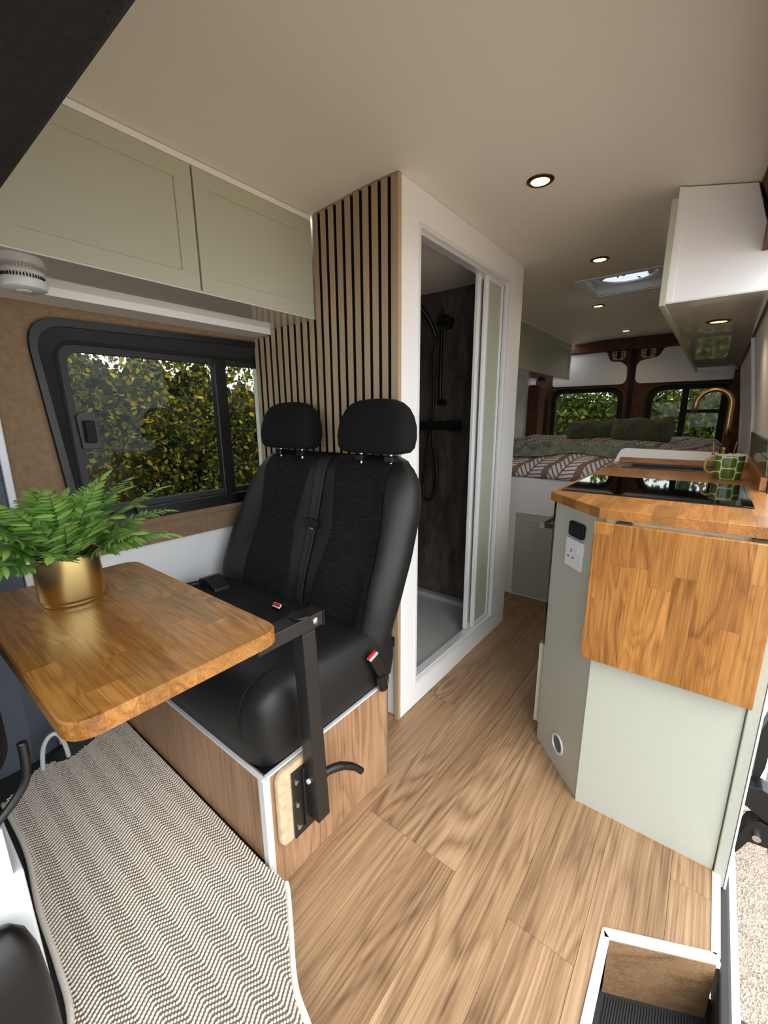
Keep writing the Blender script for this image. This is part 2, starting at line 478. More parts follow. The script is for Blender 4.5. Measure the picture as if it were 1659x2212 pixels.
# ------------------------------------------------------------------ mesh helpers
class MB:
    def __init__(self):
        self.v, self.f = [], []

    def add(self, vs, fs):
        o = len(self.v)
        self.v.extend(tuple(map(float, p)) for p in vs)
        self.f.extend(tuple(i + o for i in f) for f in fs)
        return self

    def box(self, x0, x1, y0, y1, z0, z1):
        vs = [(x, y, z) for z in (z0, z1) for y in (y0, y1) for x in (x0, x1)]
        return self.add(vs, [(0, 2, 3, 1), (4, 5, 7, 6), (0, 1, 5, 4), (2, 6, 7, 3), (0, 4, 6, 2), (1, 3, 7, 5)])

    def prism(self, poly, axis, a0, a1):
        """poly of (p,q) in the plane normal to axis: x->(y,z) y->(x,z) z->(x,y)"""
        n = len(poly)

        def P(p, q, a):
            return {'x': (a, p, q), 'y': (p, a, q), 'z': (p, q, a)}[axis]
        vs = [P(p, q, a0) for p, q in poly] + [P(p, q, a1) for p, q in poly]
        fs = [tuple(range(n))[::-1], tuple(range(n, 2 * n))]
        fs += [(i, (i + 1) % n, n + (i + 1) % n, n + i) for i in range(n)]
        return self.add(vs, fs)

    def ring(self, outer, inner, axis, a0, a1):
        n = len(outer)

        def P(p, q, a):
            return {'x': (a, p, q), 'y': (p, a, q), 'z': (p, q, a)}[axis]
        vs = []
        for poly, a in ((outer, a0), (inner, a0), (outer, a1), (inner, a1)):
            vs += [P(p, q, a) for p, q in poly]
        fs = []
        for i in range(n):
            j = (i + 1) % n
            fs += [(i, j, n + j, n + i), (2 * n + i, 3 * n + i, 3 * n + j, 2 * n + j),
                   (i, 2 * n + i, 2 * n + j, j), (n + i, n + j, 3 * n + j, 3 * n + i)]
        return self.add(vs, fs)

    def loft(self, rows, cap=True, closed=False):
        n = len(rows[0])
        vs = [p for r in rows for p in r]
        fs = []
        m = len(rows)
        for k in range(m if closed else m - 1):
            for i in range(n):
                j = (i + 1) % n
                k2 = (k + 1) % m
                fs.append((k * n + i, k * n + j, k2 * n + j, k2 * n + i))
        if cap and not closed:
            fs.append(tuple(range(n))[::-1])
            fs.append(tuple(range((m - 1) * n, m * n)))
        return self.add(vs, fs)

    def lathe(self, prof, c, n=32, cap=True):
        rows = [[(c[0] + r * math.cos(2 * PI * i / n), c[1] + r * math.sin(2 * PI * i / n), c[2] + z) for i in range(n)] for r, z in prof]
        return self.loft(rows, cap)

    def tube(self, path, r, n=10, cap=True, closed=False):
        P = [Vector(p) for p in path]
        m = len(P)
        rows = []
        ref = None
        for i in range(m):
            if closed:
                t = (P[(i + 1) % m] - P[i - 1]).normalized()
            else:
                t = (P[min(i + 1, m - 1)] - P[max(i - 1, 0)]).normalized()
            if ref is None:
                ref = t.cross(Vector((0, 0, 1)))
                if ref.length < 1e-3:
                    ref = t.cross(Vector((0, 1, 0)))
                ref.normalize()
            ref = (ref - t * ref.dot(t)).normalized()
            b = t.cross(ref)
            rr = r[i] if isinstance(r, (list, tuple)) else r
            rows.append([tuple(P[i] + rr * (math.cos(2 * PI * k / n) * ref + math.sin(2 * PI * k / n) * b)) for k in range(n)])
        return self.loft(rows, cap, closed)

    def disc_cyl(self, c, axis, r, h, n=24):
        """cylinder from c along vector axis (length h)"""
        a = Vector(axis).normalized()
        return self.tube([Vector(c), Vector(c) + a * h], r, n)

    def sheet(self, f, nu, nv):
        vs = [f(i / nu, j / nv) for j in range(nv + 1) for i in range(nu + 1)]
        fs = [(j * (nu + 1) + i, j * (nu + 1) + i + 1, (j + 1) * (nu + 1) + i + 1, (j + 1) * (nu + 1) + i) for j in range(nv) for i in range(nu)]
        return self.add(vs, fs)


TONE = random.Random(31)


def world_loc(o):
    l = Vector((0, 0, 0))
    while o is not None:
        l += o.location
        o = o.parent
    return l


def build(name, mb, m, parent=None, smooth=False, bevel=0.0, seg=2, ang=30, recalc=True):
    off = world_loc(parent) if parent is not None else Vector((0, 0, 0))
    me = bpy.data.meshes.new(name)
    me.from_pydata([(p[0] - off.x, p[1] - off.y, p[2] - off.z) for p in mb.v], [], mb.f)
    if bevel or recalc:
        bm = bmesh.new(); bm.from_mesh(me)
        if recalc:
            bmesh.ops.recalc_face_normals(bm, faces=bm.faces[:])
        if bevel:
            es = [e for e in bm.edges if len(e.link_faces) == 2 and e.calc_face_angle(0) > math.radians(ang)]
            bmesh.ops.bevel(bm, geom=es, offset=bevel, segments=seg, profile=0.5, affect='EDGES', clamp_overlap=True)
        bm.to_mesh(me); bm.free()
    if smooth:
        me.shade_smooth()
        if smooth != 'all':
            try:
                me.set_sharp_from_angle(angle=math.radians(40))
            except Exception:
                pass
    me.materials.append(m)
    o = bpy.data.objects.new(name, me)
    o.color = (TONE.random(), TONE.random(), 0.5, 1.0)      # each piece of wood gets its own tone
    COL.objects.link(o)
    if parent is not None:
        o.parent = parent
    return o


def tag(o, label, cat, group=None):
    o['label'] = label
    o['category'] = cat
    if group:
        o['group'] = group
    return o


def thing(name, label, cat, loc, group=None):
    o = bpy.data.objects.new(name, None)
    o.empty_display_size = 0.05
    COL.objects.link(o)
    o.location = loc
    return tag(o, label, cat, group)


def struct(name, mb, m, parent=None, **k):
    o = build(name, mb, m, parent, **k)
    o['kind'] = 'structure'
    return o


def bx(x0, x1, y0, y1, z0, z1):
    return MB().box(x0, x1, y0, y1, z0, z1)


def rpoly(pts, r, n=6):
    """rounded polygon; r number or list; every corner gives n+1 points"""
    out = []
    m = len(pts)
    for i in range(m):
        p0, p, p1 = Vector(pts[i - 1]), Vector(pts[i]), Vector(pts[(i + 1) % m])
        rr = r[i] if isinstance(r, (list, tuple)) else r
        d0, d1 = (p0 - p).normalized(), (p1 - p).normalized()
        a = d0.angle(d1)
        t = min(rr / math.tan(a / 2), 0.49 * (p0 - p).length, 0.49 * (p1 - p).length)
        s, e = p + d0 * t, p + d1 * t
        for k in range(n + 1):
            u = k / n
            q = s * (1 - u) ** 2 + p * 2 * u * (1 - u) + e * u ** 2
            out.append((q.x, q.y))
    return out


def clip_half(poly, a, b, c):
    """keep a*x+b*y<=c"""
    out = []
    for i in range(len(poly)):
        p, q = poly[i], poly[(i + 1) % len(poly)]
        dp, dq = a * p[0] + b * p[1] - c, a * q[0] + b * q[1] - c
        if dp <= 1e-9:
            out.append(p)
        if (dp < -1e-9 and dq > 1e-9) or (dp > 1e-9 and dq < -1e-9):
            t = dp / (dp - dq)
            out.append((p[0] + t * (q[0] - p[0]), p[1] + t * (q[1] - p[1])))
    # drop doubles
    res = []
    for p in out:
        if not res or math.dist(p, res[-1]) > 1e-6:
            res.append(p)
    if len(res) > 1 and math.dist(res[0], res[-1]) < 1e-6:
        res.pop()
    return res


def clip_convex(poly, hull):
    """clip to a counter-clockwise convex hull"""
    for i in range(len(hull)):
        p, q = hull[i], hull[(i + 1) % len(hull)]
        if math.dist(p, q) < 1e-7:
            continue
        a, b = (q[1] - p[1]), -(q[0] - p[0])
        poly = clip_half(poly, a, b, a * p[0] + b * p[1])
        if len(poly) < 3:
            return []
    return poly


def area(poly):
    return 0.5 * sum(poly[i - 1][0] * poly[i][1] - poly[i][0] * poly[i - 1][1] for i in range(len(poly)))


def staves(parent, hull, axis, a0, a1, run, width, lens, m, holes=(), ease=0.0022, seed=1, origin=0.0):
    """butcher-block staves filling a convex outline in the plane normal to axis, each a part.
    run = 0/1: index of the plane coordinate along which staves run"""
    R = random.Random(seed)
    if area(hull) < 0:
        hull = hull[::-1]
    lo = [min(p[i] for p in hull) for i in (0, 1)]
    hi = [max(p[i] for p in hull) for i in (0, 1)]
    cen = [(lo[i] + hi[i]) / 2 for i in (0, 1)]
    acr = 1 - run
    t = lo[acr] - origin
    g = 0.00008
    while t < hi[acr] - 1e-4:
        t1 = min(t + width, hi[acr])
        s = lo[run] - R.random() * lens[0]
        while s < hi[run] - 1e-4:
            s1 = s + R.uniform(*lens)
            if run == 0:
                cell = [(s + g, t + g), (s1 - g, t + g), (s1 - g, t1 - g), (s + g, t1 - g)]
            else:
                cell = [(t + g, s + g), (t1 - g, s + g), (t1 - g, s1 - g), (t + g, s1 - g)]
            pieces = [clip_convex(cell, hull)]
            for (h0, h1, k0, k1) in holes:
                nxt = []
                for pc in pieces:
                    if len(pc) < 3:
                        continue
                    nxt.append(clip_half(pc, 1, 0, h0))
                    nxt.append(clip_half(pc, -1, 0, -h1))
                    mid = clip_half(clip_half(pc, -1, 0, -h0), 1, 0, h1) if len(pc) > 2 else []
                    if len(mid) > 2:
                        nxt.append(clip_half(mid, 0, 1, k0))
                        nxt.append(clip_half(mid, 0, -1, -k1))
                pieces = nxt
            for pc in pieces:
                if len(pc) < 3 or abs(area(pc)) < 6e-5:
                    continue
                mb = MB()
                n = len(pc)

                def P(p, a):
                    return {'x': (a, p[0], p[1]), 'y': (p[0], a, p[1]), 'z': (p[0], p[1], a)}[axis]
                # eased arris on the outline only
                top = []
                for p in pc:
                    best = None
                    for i in range(len(hull)):
                        u, w = hull[i], hull[(i + 1) % len(hull)]
                        L = math.dist(u, w)
                        if L < 1e-7:
                            continue
                        nx, ny = -(w[1] - u[1]) / L, (w[0] - u[0]) / L
                        d = (p[0] - u[0]) * nx + (p[1] - u[1]) * ny
                        if best is None or d < best[0]:
                            best = (d, nx, ny)
                    mv = max(0, ease - best[0]) if best else 0
                    top.append((p[0] + best[1] * mv, p[1] + best[2] * mv))
                sg = 1 if a1 > a0 else -1
                vs = [P(p, a0) for p in pc] + [P(p, a1 - sg * ease) for p in pc] + [P(p, a1) for p in top]
                fs = [tuple(range(n))[::-1], tuple(range(2 * n, 3 * n))]
                for k in (0, 1):
                    fs += [(k * n + i, k * n + (i + 1) % n, (k + 1) * n + (i + 1) % n, (k + 1) * n + i) for i in range(n)]
                mb.add(vs, fs)
                build('stave', mb, m, parent)
            s = s1
        t = t1


def superloop(cx, cy, hx, hy, z, n=40, e=4.0):
    out = []
    for i in range(n):
        a = 2 * PI * i / n
        c, s = math.cos(a), math.sin(a)
        out.append((cx + hx * math.copysign(abs(c) ** (2 / e), c), cy + hy * math.copysign(abs(s) ** (2 / e), s), z))
    return out


def catmull(pts, k=8):
    P = [Vector(p) for p in pts]
    out = []
    for i in range(len(P) - 1):
        a, b, c, d = P[max(i - 1, 0)], P[i], P[i + 1], P[min(i + 2, len(P) - 1)]
        for j in range(k):
            t = j / k
            out.append(0.5 * ((2 * b) + (c - a) * t + (2 * a - 5 * b + 4 * c - d) * t * t + (3 * b - a - 3 * c + d) * t ** 3))
    out.append(P[-1])
    return out



# ================================================================== THE SETTING
# ---- floor with vinyl planks
floor = struct('floor', MB().prism([(-1.62, -0.30), (-0.045, -0.30), (-0.045, 0.875), (0.142, 0.964), (0.142, 2.60), (-1.62, 2.60)], 'z', -0.05, -0.004), MT['floor_wood'])
R_ = random.Random(3)
strip_edges = [-1.11 + 0.147 * i for i in range(0, 9)]          # ... -0.522, -0.375, -0.228, -0.081, 0.066
joints = {3: [0.78, 2.02], 4: [0.78, 2.05], 6: [0.765, 1.98], 5: [-0.1, 1.35], 2: [1.35, 2.3], 7: [0.2, 1.5], 8: [1.1], 1: [0.9, 2.1], 0: [1.7]}
strip_edges = [-1.117 + 0.1467 * i for i in range(0, 10)]


def plank_poly(x0, x1, y0, y1):
    g = 0.0004
    base = [(x0 + g, y0 + g), (x1 - g, y0 + g), (x1 - g, y1 - g), (x0 + g, y1 - g)]
    left = clip_half(base, 1, 0, -0.045)
    right = clip_half(base, -1, 0, 0.045)
    if len(right) > 2:
        # behind the step edge (0.045.. line from (-.045,.875) to (.142,.964))
        right = clip_half(right, 0.089, -0.187, 0.089 * -0.045 - 0.187 * 0.875)
        right = clip_half(right, 1, 0, 0.142)
    return [p for p in (left, right) if len(p) > 2 and abs(area(p)) > 1e-4]


for i in range(9):
    x0, x1 = strip_edges[i], strip_edges[i + 1]
    if i == 8:
        x1 = 0.142
    js = sorted(joints.get(i, []))
    ys = [-0.30] + js + [2.60]
    for a, b in zip(ys[:-1], ys[1:]):
        mb = MB()
        for p in plank_poly(x0, x1, a, b):
            mb.prism(p, 'z', -0.004, 0.0)
        if mb.v:
            build('plank', mb, MT['floor_wood'], floor)

# raised cab floor under the rug
struct('floor.001', MB().prism([(-1.60, -0.60), (-0.70, -0.60), (-0.70, 0.35), (-0.76, 0.445), (-1.60, 0.445)], 'z', 0.0, 0.094), MT['dark_grey'])

# step well by the sliding door
step = struct('trim_1', bx(-0.60, 0.30, -0.60, 1.0, -0.24, -0.16), MT['dark_grey'])
for rows in range(4):
    y0 = 0.79 - rows * 0.115
    mb = MB()
    for k in range(34):
        x = -0.03 + k * 0.0052
        sl = 0.47 * (x + 0.03)
        mb.add([(x, y0 + sl, -0.16), (x + 0.0032, y0 + sl, -0.16), (x + 0.0032, y0 + 0.07 + sl, -0.16), (x, y0 + 0.07 + sl, -0.16),
                (x, y0 + sl, -0.155), (x + 0.0032, y0 + sl, -0.155), (x + 0.0032, y0 + 0.07 + sl, -0.155), (x, y0 + 0.07 + sl, -0.155)],
               [(0, 3, 2, 1), (4, 5, 6, 7), (0, 1, 5, 4), (1, 2, 6, 5), (2, 3, 7, 6), (3, 0, 4, 7)])
    rb = build('tread_rib', mb, MT['dark_grey'], step); rb['kind'] = 'stuff'
struct('step_riser', MB().prism([(-0.040, 0.862), (0.150, 0.953), (0.150, 0.975), (-0.040, 0.884)], 'z', -0.16, -0.002), MT['riser_wood'], step)
struct('step_side', bx(-0.060, -0.048, -0.30, 0.874, -0.16, -0.002), MT['riser_wood'], step)
e1, e2 = (-0.045, 0.875), (0.156, 0.9707)
struct('trim_2', MB().prism([(-0.050, 0.860), (0.158, 0.959), (0.150, 0.979), (-0.056, 0.880)], 'z', -0.012, 0.003), MT['alu_white'], bevel=0.001)
struct('trim_3', MB().prism([(-0.062, -0.30), (-0.040, -0.30), (-0.040, 0.866), (-0.058, 0.879)], 'z', -0.012, 0.003), MT['alu_white'], bevel=0.001)
struct('trim_4', bx(0.140, 0.157, 0.972, 1.186, -0.030, 0.003), MT['alu_white'], bevel=0.001)
struct('trim_5', bx(0.158, 0.178, -0.40, 1.75, -0.14, -0.028), MT['dark_grey'], bevel=0.004)
struct('trim_6', bx(0.180, 0.196, -0.40, 1.75, -0.20, -0.045), MT['white_metal'], bevel=0.004)

# ---- ceiling with a hole for the roof light
prof = [(-1.222, 1.829), (-1.20, 1.831), (-1.10, 1.838), (-1.00, 1.846), (-0.93, 1.849), (-0.68, 1.850), (-0.32, 1.849), (-0.25, 1.839), (-0.19, 1.826), (-0.09, 1.804), (0.0, 1.783), (0.03, 1.776)]


def ceil_strip(mb, ps, y0, y1):
    lo = [(x, z) for x, z in ps]
    hi = [(x, z + 0.03) for x, z in ps][::-1]
    mb.prism(lo + hi, 'y', y0, y1)


mb = MB()
cy = [-1.0, -0.30, 0.6, 1.6, 2.60, 2.97, 3.8, 4.76]
mb.v = [(x, y, z) for y in cy for x, z in prof]
npf = len(prof)
for j in range(len(cy) - 1):
    for k in range(npf - 1):
        if cy[j] == 2.60 and prof[k][0] == -0.68:
            continue
        mb.f.append((j * npf + k, j * npf + k + 1, (j + 1) * npf + k + 1, (j + 1) * npf + k))
mb.f = [f[::-1] for f in mb.f]
ceiling = struct('ceiling', mb, MT['ceiling'], recalc=False, smooth='all')
sdf = ceiling.modifiers.new('thickness', 'SOLIDIFY'); sdf.thickness = 0.03; sdf.offset = -1

# roof light: frame, reveal and dome
rl = thing('roof_light', 'recessed roof skylight with a smoked domed pane in the ceiling', 'skylight', (-0.50, 2.785, 1.85))
build('frame', MB().ring([(-0.705, 2.572), (-0.295, 2.572), (-0.295, 2.998), (-0.705, 2.998)], [(-0.675, 2.604), (-0.325, 2.604), (-0.325, 2.966), (-0.675, 2.966)], 'z', 1.844, 1.8495), MT['white_metal'], rl, bevel=0.0015)
build('reveal', MB().ring([(-0.68, 2.60), (-0.32, 2.60), (-0.32, 2.97), (-0.68, 2.97)], [(-0.668, 2.612), (-0.332, 2.612), (-0.332, 2.958), (-0.668, 2.958)], 'z', 1.85, 1.905), MT['white_metal'], rl)
sq = []
ci = []
for k in range(48):
    a = 2 * PI * k / 48
    c, s = math.cos(a), math.sin(a)
    m_ = 1 / max(abs(c), abs(s))
    sq.append((-0.50 + 0.175 * c * m_, 2.785 + 0.179 * s * m_))
    ci.append((-0.50 + 0.155 * c, 2.785 + 0.160 * s))
build('top_plate', MB().ring(sq, ci, 'z', 1.895, 1.905), MT['white_metal'], rl)
build('dome_ring', MB().ring([(-0.50 + (x + 0.50) * 1.06, 2.785 + (y - 2.785) * 1.06) for x, y in ci], [(-0.50 + (x + 0.50) * 0.97, 2.785 + (y - 2.785) * 0.97) for x, y in ci], 'z', 1.888, 1.897), MT['white_metal'], rl, bevel=0.002, smooth=True)
build('dome', MB().lathe([(0.157, 0.0), (0.145, 0.03), (0.11, 0.055), (0.06, 0.07), (0.001, 0.075)], (-0.50, 2.785, 1.905), 40, cap=False), MT['dome'], rl, smooth='all')

# ---- body walls
WX = -1.58
felt_out = rpoly([(0.284, 1.60), (1.16, 1.60), (1.16, 0.70), (0.284, 0.70)], 0.004)
win_out = rpoly([(0.372, 1.437), (1.30, 1.462), (1.30, 0.800), (0.420, 0.800)], [0.09, 0.03, 0.03, 0.10])
wall_left = struct('wall_left', MB().ring(felt_out, win_out, 'x', -1.60, WX), MT['felt'], smooth=True)
rim_o = rpoly([(0.335, 1.472), (1.16, 1.494), (1.16, 0.765), (0.378, 0.765)], [0.12, 0.02, 0.02, 0.13])
rim_i = rpoly([(0.368, 1.440), (1.16, 1.464), (1.16, 0.797), (0.414, 0.797)], [0.09, 0.02, 0.02, 0.10])
n_ = len(rim_o)
mb = MB()
mid = [((a[0] * .45 + b[0] * .55), (a[1] * .45 + b[1] * .55)) for a, b in zip(rim_o, rim_i)]
mb.loft([[(WX - 0.001, *p) for p in rim_o], [(WX + 0.012, *p) for p in mid], [(WX + 0.010, *p) for p in rim_i], [(WX - 0.02, *p) for p in rim_i]], cap=False)
struct('window_recess', mb, MT['felt'], wall_left, smooth='all')
struct('wall_left.001', bx(-1.625, -1.605, 0.284, 1.145, 0.095, 0.715), MT['white'])
struct('wall_left.002', bx(-1.66, -1.64, 0.284, 4.76, -0.1, 0.80), MT['white'])
struct('wall_left.003', bx(-1.64, -1.60, 1.17, 4.76, 0.70, 1.66), MT['white'])
struct('wall_left.004', MB().prism([(-1.66, 1.45), (-1.60, 1.60), (-1.42, 1.80), (-1.42, 1.90), (-1.70, 1.90), (-1.72, 1.45)], 'y', -0.30, 4.76), MT['white'])
struct('trim_7', bx(-1.585, -1.46, 0.20, 1.142, 1.474, 1.516), MT['white'], bevel=0.001)
# cab door trim left of the window, white edge strip
struct('trim_8', bx(-1.60, -1.572, 0.268, 0.286, 0.10, 1.50), MT['white_metal'], bevel=0.003)
struct('wall_left.005', MB().prism([(-1.66, -1.2), (-1.56, -1.2), (-1.56, 0.20), (-1.585, 0.268), (-1.66, 0.268)], 'z', 0.05, 0.98), MT['cab_grey'], bevel=0.004)
struct('wall_left.006', MB().prism([(-1.66, -0.02), (-1.58, -0.02), (-1.56, 0.20), (-1.585, 0.268), (-1.66, 0.268)], 'z', 0.98, 1.62), MT['cab_grey'], bevel=0.004)

# overhead cab shelf lined in black felt: its rear lower edge cuts across the view
struct('ceiling.001', MB().prism(rpoly([(-1.10, 1.40), (0.185, 1.435), (0.200, 1.468), (0.200, 1.88), (-1.10, 1.88)], [0.01, 0.03, 0.02, 0.01, 0.01], 4), 'x', -1.60, -0.27), MT['black_felt'], smooth=True)

# right side wall behind the kitchen (leans in towards the roof)
rw = [(0.02, 1.80), (0.050, 1.66), (0.085, 1.50), (0.125, 1.20), (0.152, 0.90), (0.17, 0.40), (0.17, -0.10)]
struct('wall_right', MB().prism(rw + [(x + 0.03, z) for x, z in rw[::-1]], 'y', 1.73, 4.76), MT['white'])
struct('trim_9', MB().prism([(0.070, 1.49), (0.118, 1.16), (0.138, 0.955), (0.152, 0.955), (0.130, 1.16), (0.084, 1.49)], 'y', 2.64, 2.665), MT['white_metal'])
# brown felt lining above the sliding door
mb = MB()
mb.sheet(lambda u, v: (0.012 + 0.035 * v + 0.005 * math.sin(u * 23) * (1 - v), -0.05 + 1.80 * u, 1.782 - 0.09 * v + 0.004 * math.sin(u * 31 + 1)), 60, 4)
struct('trim_10', mb, MT['felt_dark'], smooth='all')
struct('trim_11', bx(0.035, 0.12, -0.40, 1.76, 1.60, 1.86), MT['felt_dark'])
# rear jamb of the sliding door and body side
struct('trim_12', MB().prism([(0.178, 1.742), (0.262, 1.742), (0.262, 1.80), (0.178, 1.80)], 'z', -0.06, 1.70), MT['white_metal'], bevel=0.006)
struct('trim_13', bx(0.150, 0.165, 1.715, 1.742, 0.92, 1.50), MT['white_metal'], bevel=0.003)
struct('wall_right.001', bx(0.27, 0.30, 1.80, 4.80, -0.25, 1.75), MT['white_metal'])
# cab: front bulkhead below the windscreen, right pillar
struct('wall_front', bx(-1.66, 0.20, -1.25, -1.10, -0.2, 0.90), MT['dark_grey'])
struct('wall_right.002', bx(0.16, 0.24, -1.20, -0.45, -0.2, 0.95), MT['cab_grey'])

# ---- rear doors
RY = 4.72
struct('trim_14', bx(-1.60, 0.20, 4.66, 4.76, 1.752, 1.88), MT['felt_dark'], bevel=0.004)
PX = {}


def rear_door(name, x0, x1, glass_box, rlist):
    gx0, gx1, gz0, gz1 = glass_box
    outer = rpoly([(x0, 1.78), (x1, 1.78), (x1, 0.0), (x0, 0.0)], 0.004)
    hole = rpoly([(gx0 - 0.045, gz1 + 0.04), (gx1 + 0.045, gz1 + 0.04), (gx1 + 0.045, gz0 - 0.04), (gx0 - 0.045, gz0 - 0.04)], [r + 0.03 for r in rlist])
    d = struct(name, MB().ring(outer, hole, 'y', RY, RY + 0.05), MT['felt_dark'])
    gl = rpoly([(gx0, gz1), (gx1, gz1), (gx1, gz0), (gx0, gz0)], rlist)
    fr = struct('window_frame', MB().ring(hole, gl, 'y', RY + 0.004, RY + 0.05), MT['black_matt'], d, bevel=0.004)
    struct('pane', MB().prism(gl, 'y', RY + 0.028, RY + 0.032), MT['glass'], fr)
    # raised surround
    ro = rpoly([(gx0 - 0.095, gz1 + 0.055), (gx1 + 0.095, gz1 + 0.055), (gx1 + 0.095, gz0 - 0.09), (gx0 - 0.095, gz0 - 0.09)], [r + 0.05 for r in rlist])
    ri = rpoly([(gx0 - 0.055, gz1 + 0.045), (gx1 + 0.055, gz1 + 0.045), (gx1 + 0.055, gz0 - 0.05), (gx0 - 0.055, gz0 - 0.05)], [r + 0.035 for r in rlist])
    mb = MB()
    md = [((a[0] + b[0]) / 2, (a[1] + b[1]) / 2) for a, b in zip(ro, ri)]
    mb.loft([[(p[0], RY + 0.001, p[1]) for p in ro], [(p[0], RY - 0.022, p[1]) for p in md], [(p[0], RY - 0.020, p[1]) for p in ri], [(p[0], RY + 0.01, p[1]) for p in ri]], cap=False)
    struct('window_surround', mb, MT['felt_dark'], d, smooth='all')
    return d, fr


d1, f1 = rear_door('door_1', -1.62, -0.722, (-1.375, -0.795, 0.76, 1.372), [0.07, 0.11, 0.07, 0.07])
d2, f2 = rear_door('door_2', -0.678, 0.22, (-0.505, -0.005, 0.76, 1.372), [0.11, 0.05, 0.05, 0.07])
struct('window_bar', bx(-0.285, -0.235, RY + 0.006, RY + 0.05, 0.76, 1.372), MT['black_matt'], f2)
struct('window_bar', bx(-0.235, -0.005, RY + 0.006, RY + 0.05, 1.165, 1.195), MT['black_matt'], f2)
struct('trim_15', bx(-0.722, -0.678, RY - 0.012, RY + 0.05, 0.3, 1.79), MT['black_matt'], bevel=0.004)
# white upper door panels with rounded corners and cut-outs
pl = rpoly([(-1.42, 1.745), (-0.93, 1.745), (-0.895, 1.655), (-0.80, 1.645), (-0.745, 1.60), (-0.737, 1.44), (-1.42, 1.44)], [0.01, 0.03, 0.05, 0.04, 0.03, 0.06, 0.03], 5)
struct('door_panel', MB().prism(pl, 'y', RY - 0.012, RY - 0.001), MT['white'], d1)
pr_ = rpoly([(-0.668, 1.44), (-0.668, 1.60), (-0.64, 1.645), (-0.50, 1.668), (-0.46, 1.745), (0.10, 1.745), (0.06, 1.44)], [0.06, 0.03, 0.04, 0.05, 0.03, 0.01, 0.03], 5)
struct('door_panel', MB().prism(pr_, 'y', RY - 0.012, RY - 0.001), MT['white'], d2)
for d, cx in ((d1, -0.825), (d2, -0.585)):
    struct('catch_plate', MB().prism(rpoly([(cx - 0.062, 1.745), (cx + 0.062, 1.745), (cx + 0.05, 1.665), (cx - 0.05, 1.665)], 0.02, 4), 'y', RY - 0.006, RY - 0.0005), MT['pad'], d)
    struct('catch', bx(cx - 0.016, cx + 0.016, RY - 0.022, RY - 0.006, 1.675, 1.74), MT['black_matt'], d, bevel=0.004)
    mb = MB()
    for sx in (-1, 1):
        for sz in (1.695, 1.725):
            mb.disc_cyl((cx + sx * 0.034, RY - 0.006, sz), (0, -1, 0), 0.007, 0.006, 10)
    q = struct('catch_screw', mb, MT['black_metal'], d); q['kind'] = 'structure'
struct('trim_16', bx(-1.60, -1.485, 4.50, 4.70, 0.70, 1.46), MT['felt_dark'], bevel=0.01)
struct('trim_17', bx(0.055, 0.15, 4.45, 4.70, 0.70, 1.70), MT['felt_dark'], bevel=0.01)

# ---- left window of the living area
win = struct('window_1', MB().ring(win_out, rpoly([(0.392, 1.415), (1.30, 1.440), (1.30, 0.822), (0.440, 0.822)], [0.08, 0.03, 0.03, 0.09]), 'x', -1.615, -1.566), MT['black_plastic'], bevel=0.004)
a_ = rpoly([(0.392, 1.415), (1.30, 1.440), (1.30, 0.822), (0.440, 0.822)], [0.08, 0.03, 0.03, 0.09])
b_ = rpoly([(0.438, 1.385), (1.30, 1.392), (1.30, 0.832), (0.455, 0.832)], [0.06, 0.03, 0.03, 0.06])
mb = MB()
mb.loft([[(-1.575, *p) for p in a_], [(-1.592, *p) for p in b_]], cap=False)
struct('window_reveal', mb, MT['dark_grey'], win, smooth=True)
c_ = rpoly([(0.448, 1.374), (1.30, 1.380), (1.30, 0.838), (0.460, 0.838)], [0.05, 0.03, 0.03, 0.05])
g_ = rpoly([(0.470, 1.352), (1.30, 1.358), (1.30, 0.862), (0.482, 0.862)], [0.045, 0.03, 0.03, 0.05])
struct('window_frame', MB().ring(b_, c_, 'x', -1.62, -1.590), MT['black_matt'], win)
struct('window_sash', MB().ring(c_, g_, 'x', -1.618, -1.596), MT['dark_grey'], win, bevel=0.003)
struct('window_bar', bx(-1.622, -1.588, 0.956, 1.006, 0.835, 1.375), MT['black_plastic'], win, bevel=0.003)
struct('window_sill_rail', bx(-1.62, -1.570, 0.60, 1.30, 0.806, 0.842), MT['black_plastic'], win, bevel=0.003)
struct('pane', MB().prism(clip_half(g_, 1, 0, 0.958), 'x', -1.612, -1.608), MT['glass'], win)
struct('pane', MB().prism(clip_half(g_, -1, 0, -1.004), 'x', -1.619, -1.615), MT['glass'], win)
lt = struct('window_latch', MB().prism(rpoly([(0.468, 1.16), (0.522, 1.175), (0.530, 1.055), (0.474, 1.055)], 0.006, 3), 'x', -1.606, -1.585), MT['black_plastic'], win, bevel=0.003)
struct('latch_handle', bx(-1.585, -1.565, 0.484, 0.512, 1.075, 1.145), MT['black_matt'], lt, bevel=0.004)

# ================================================================== BUILT-IN UNITS
def ceil_z(x):
    for (a, za), (b, zb) in zip(prof[:-1], prof[1:]):
        if a <= x <= b:
            return za + (zb - za) * (x - a) / (b - a)
    return 1.78


def shaker(name, parent, axis, rect, inner, a0, a1, m, depth=0.004):
    """framed door facing along axis at a1 (outer face), with a recessed centre panel; rect/inner=(p0,p1,q0,q1)"""
    def R4(r):
        return [(r[0], r[2]), (r[1], r[2]), (r[1], r[3]), (r[0], r[3])]
    d = build(name, MB().ring(R4(rect), R4(inner), axis, a0, a1), m, parent, bevel=0.0012, seg=1)
    sg = 1 if a1 > a0 else -1
    i2 = (inner[0] - 0.001, inner[1] + 0.001, inner[2] - 0.001, inner[3] + 0.001)
    build('door_panel', MB().prism(R4(i2), axis, a0 + sg * 0.001, a1 - sg * depth), m, d)
    return d


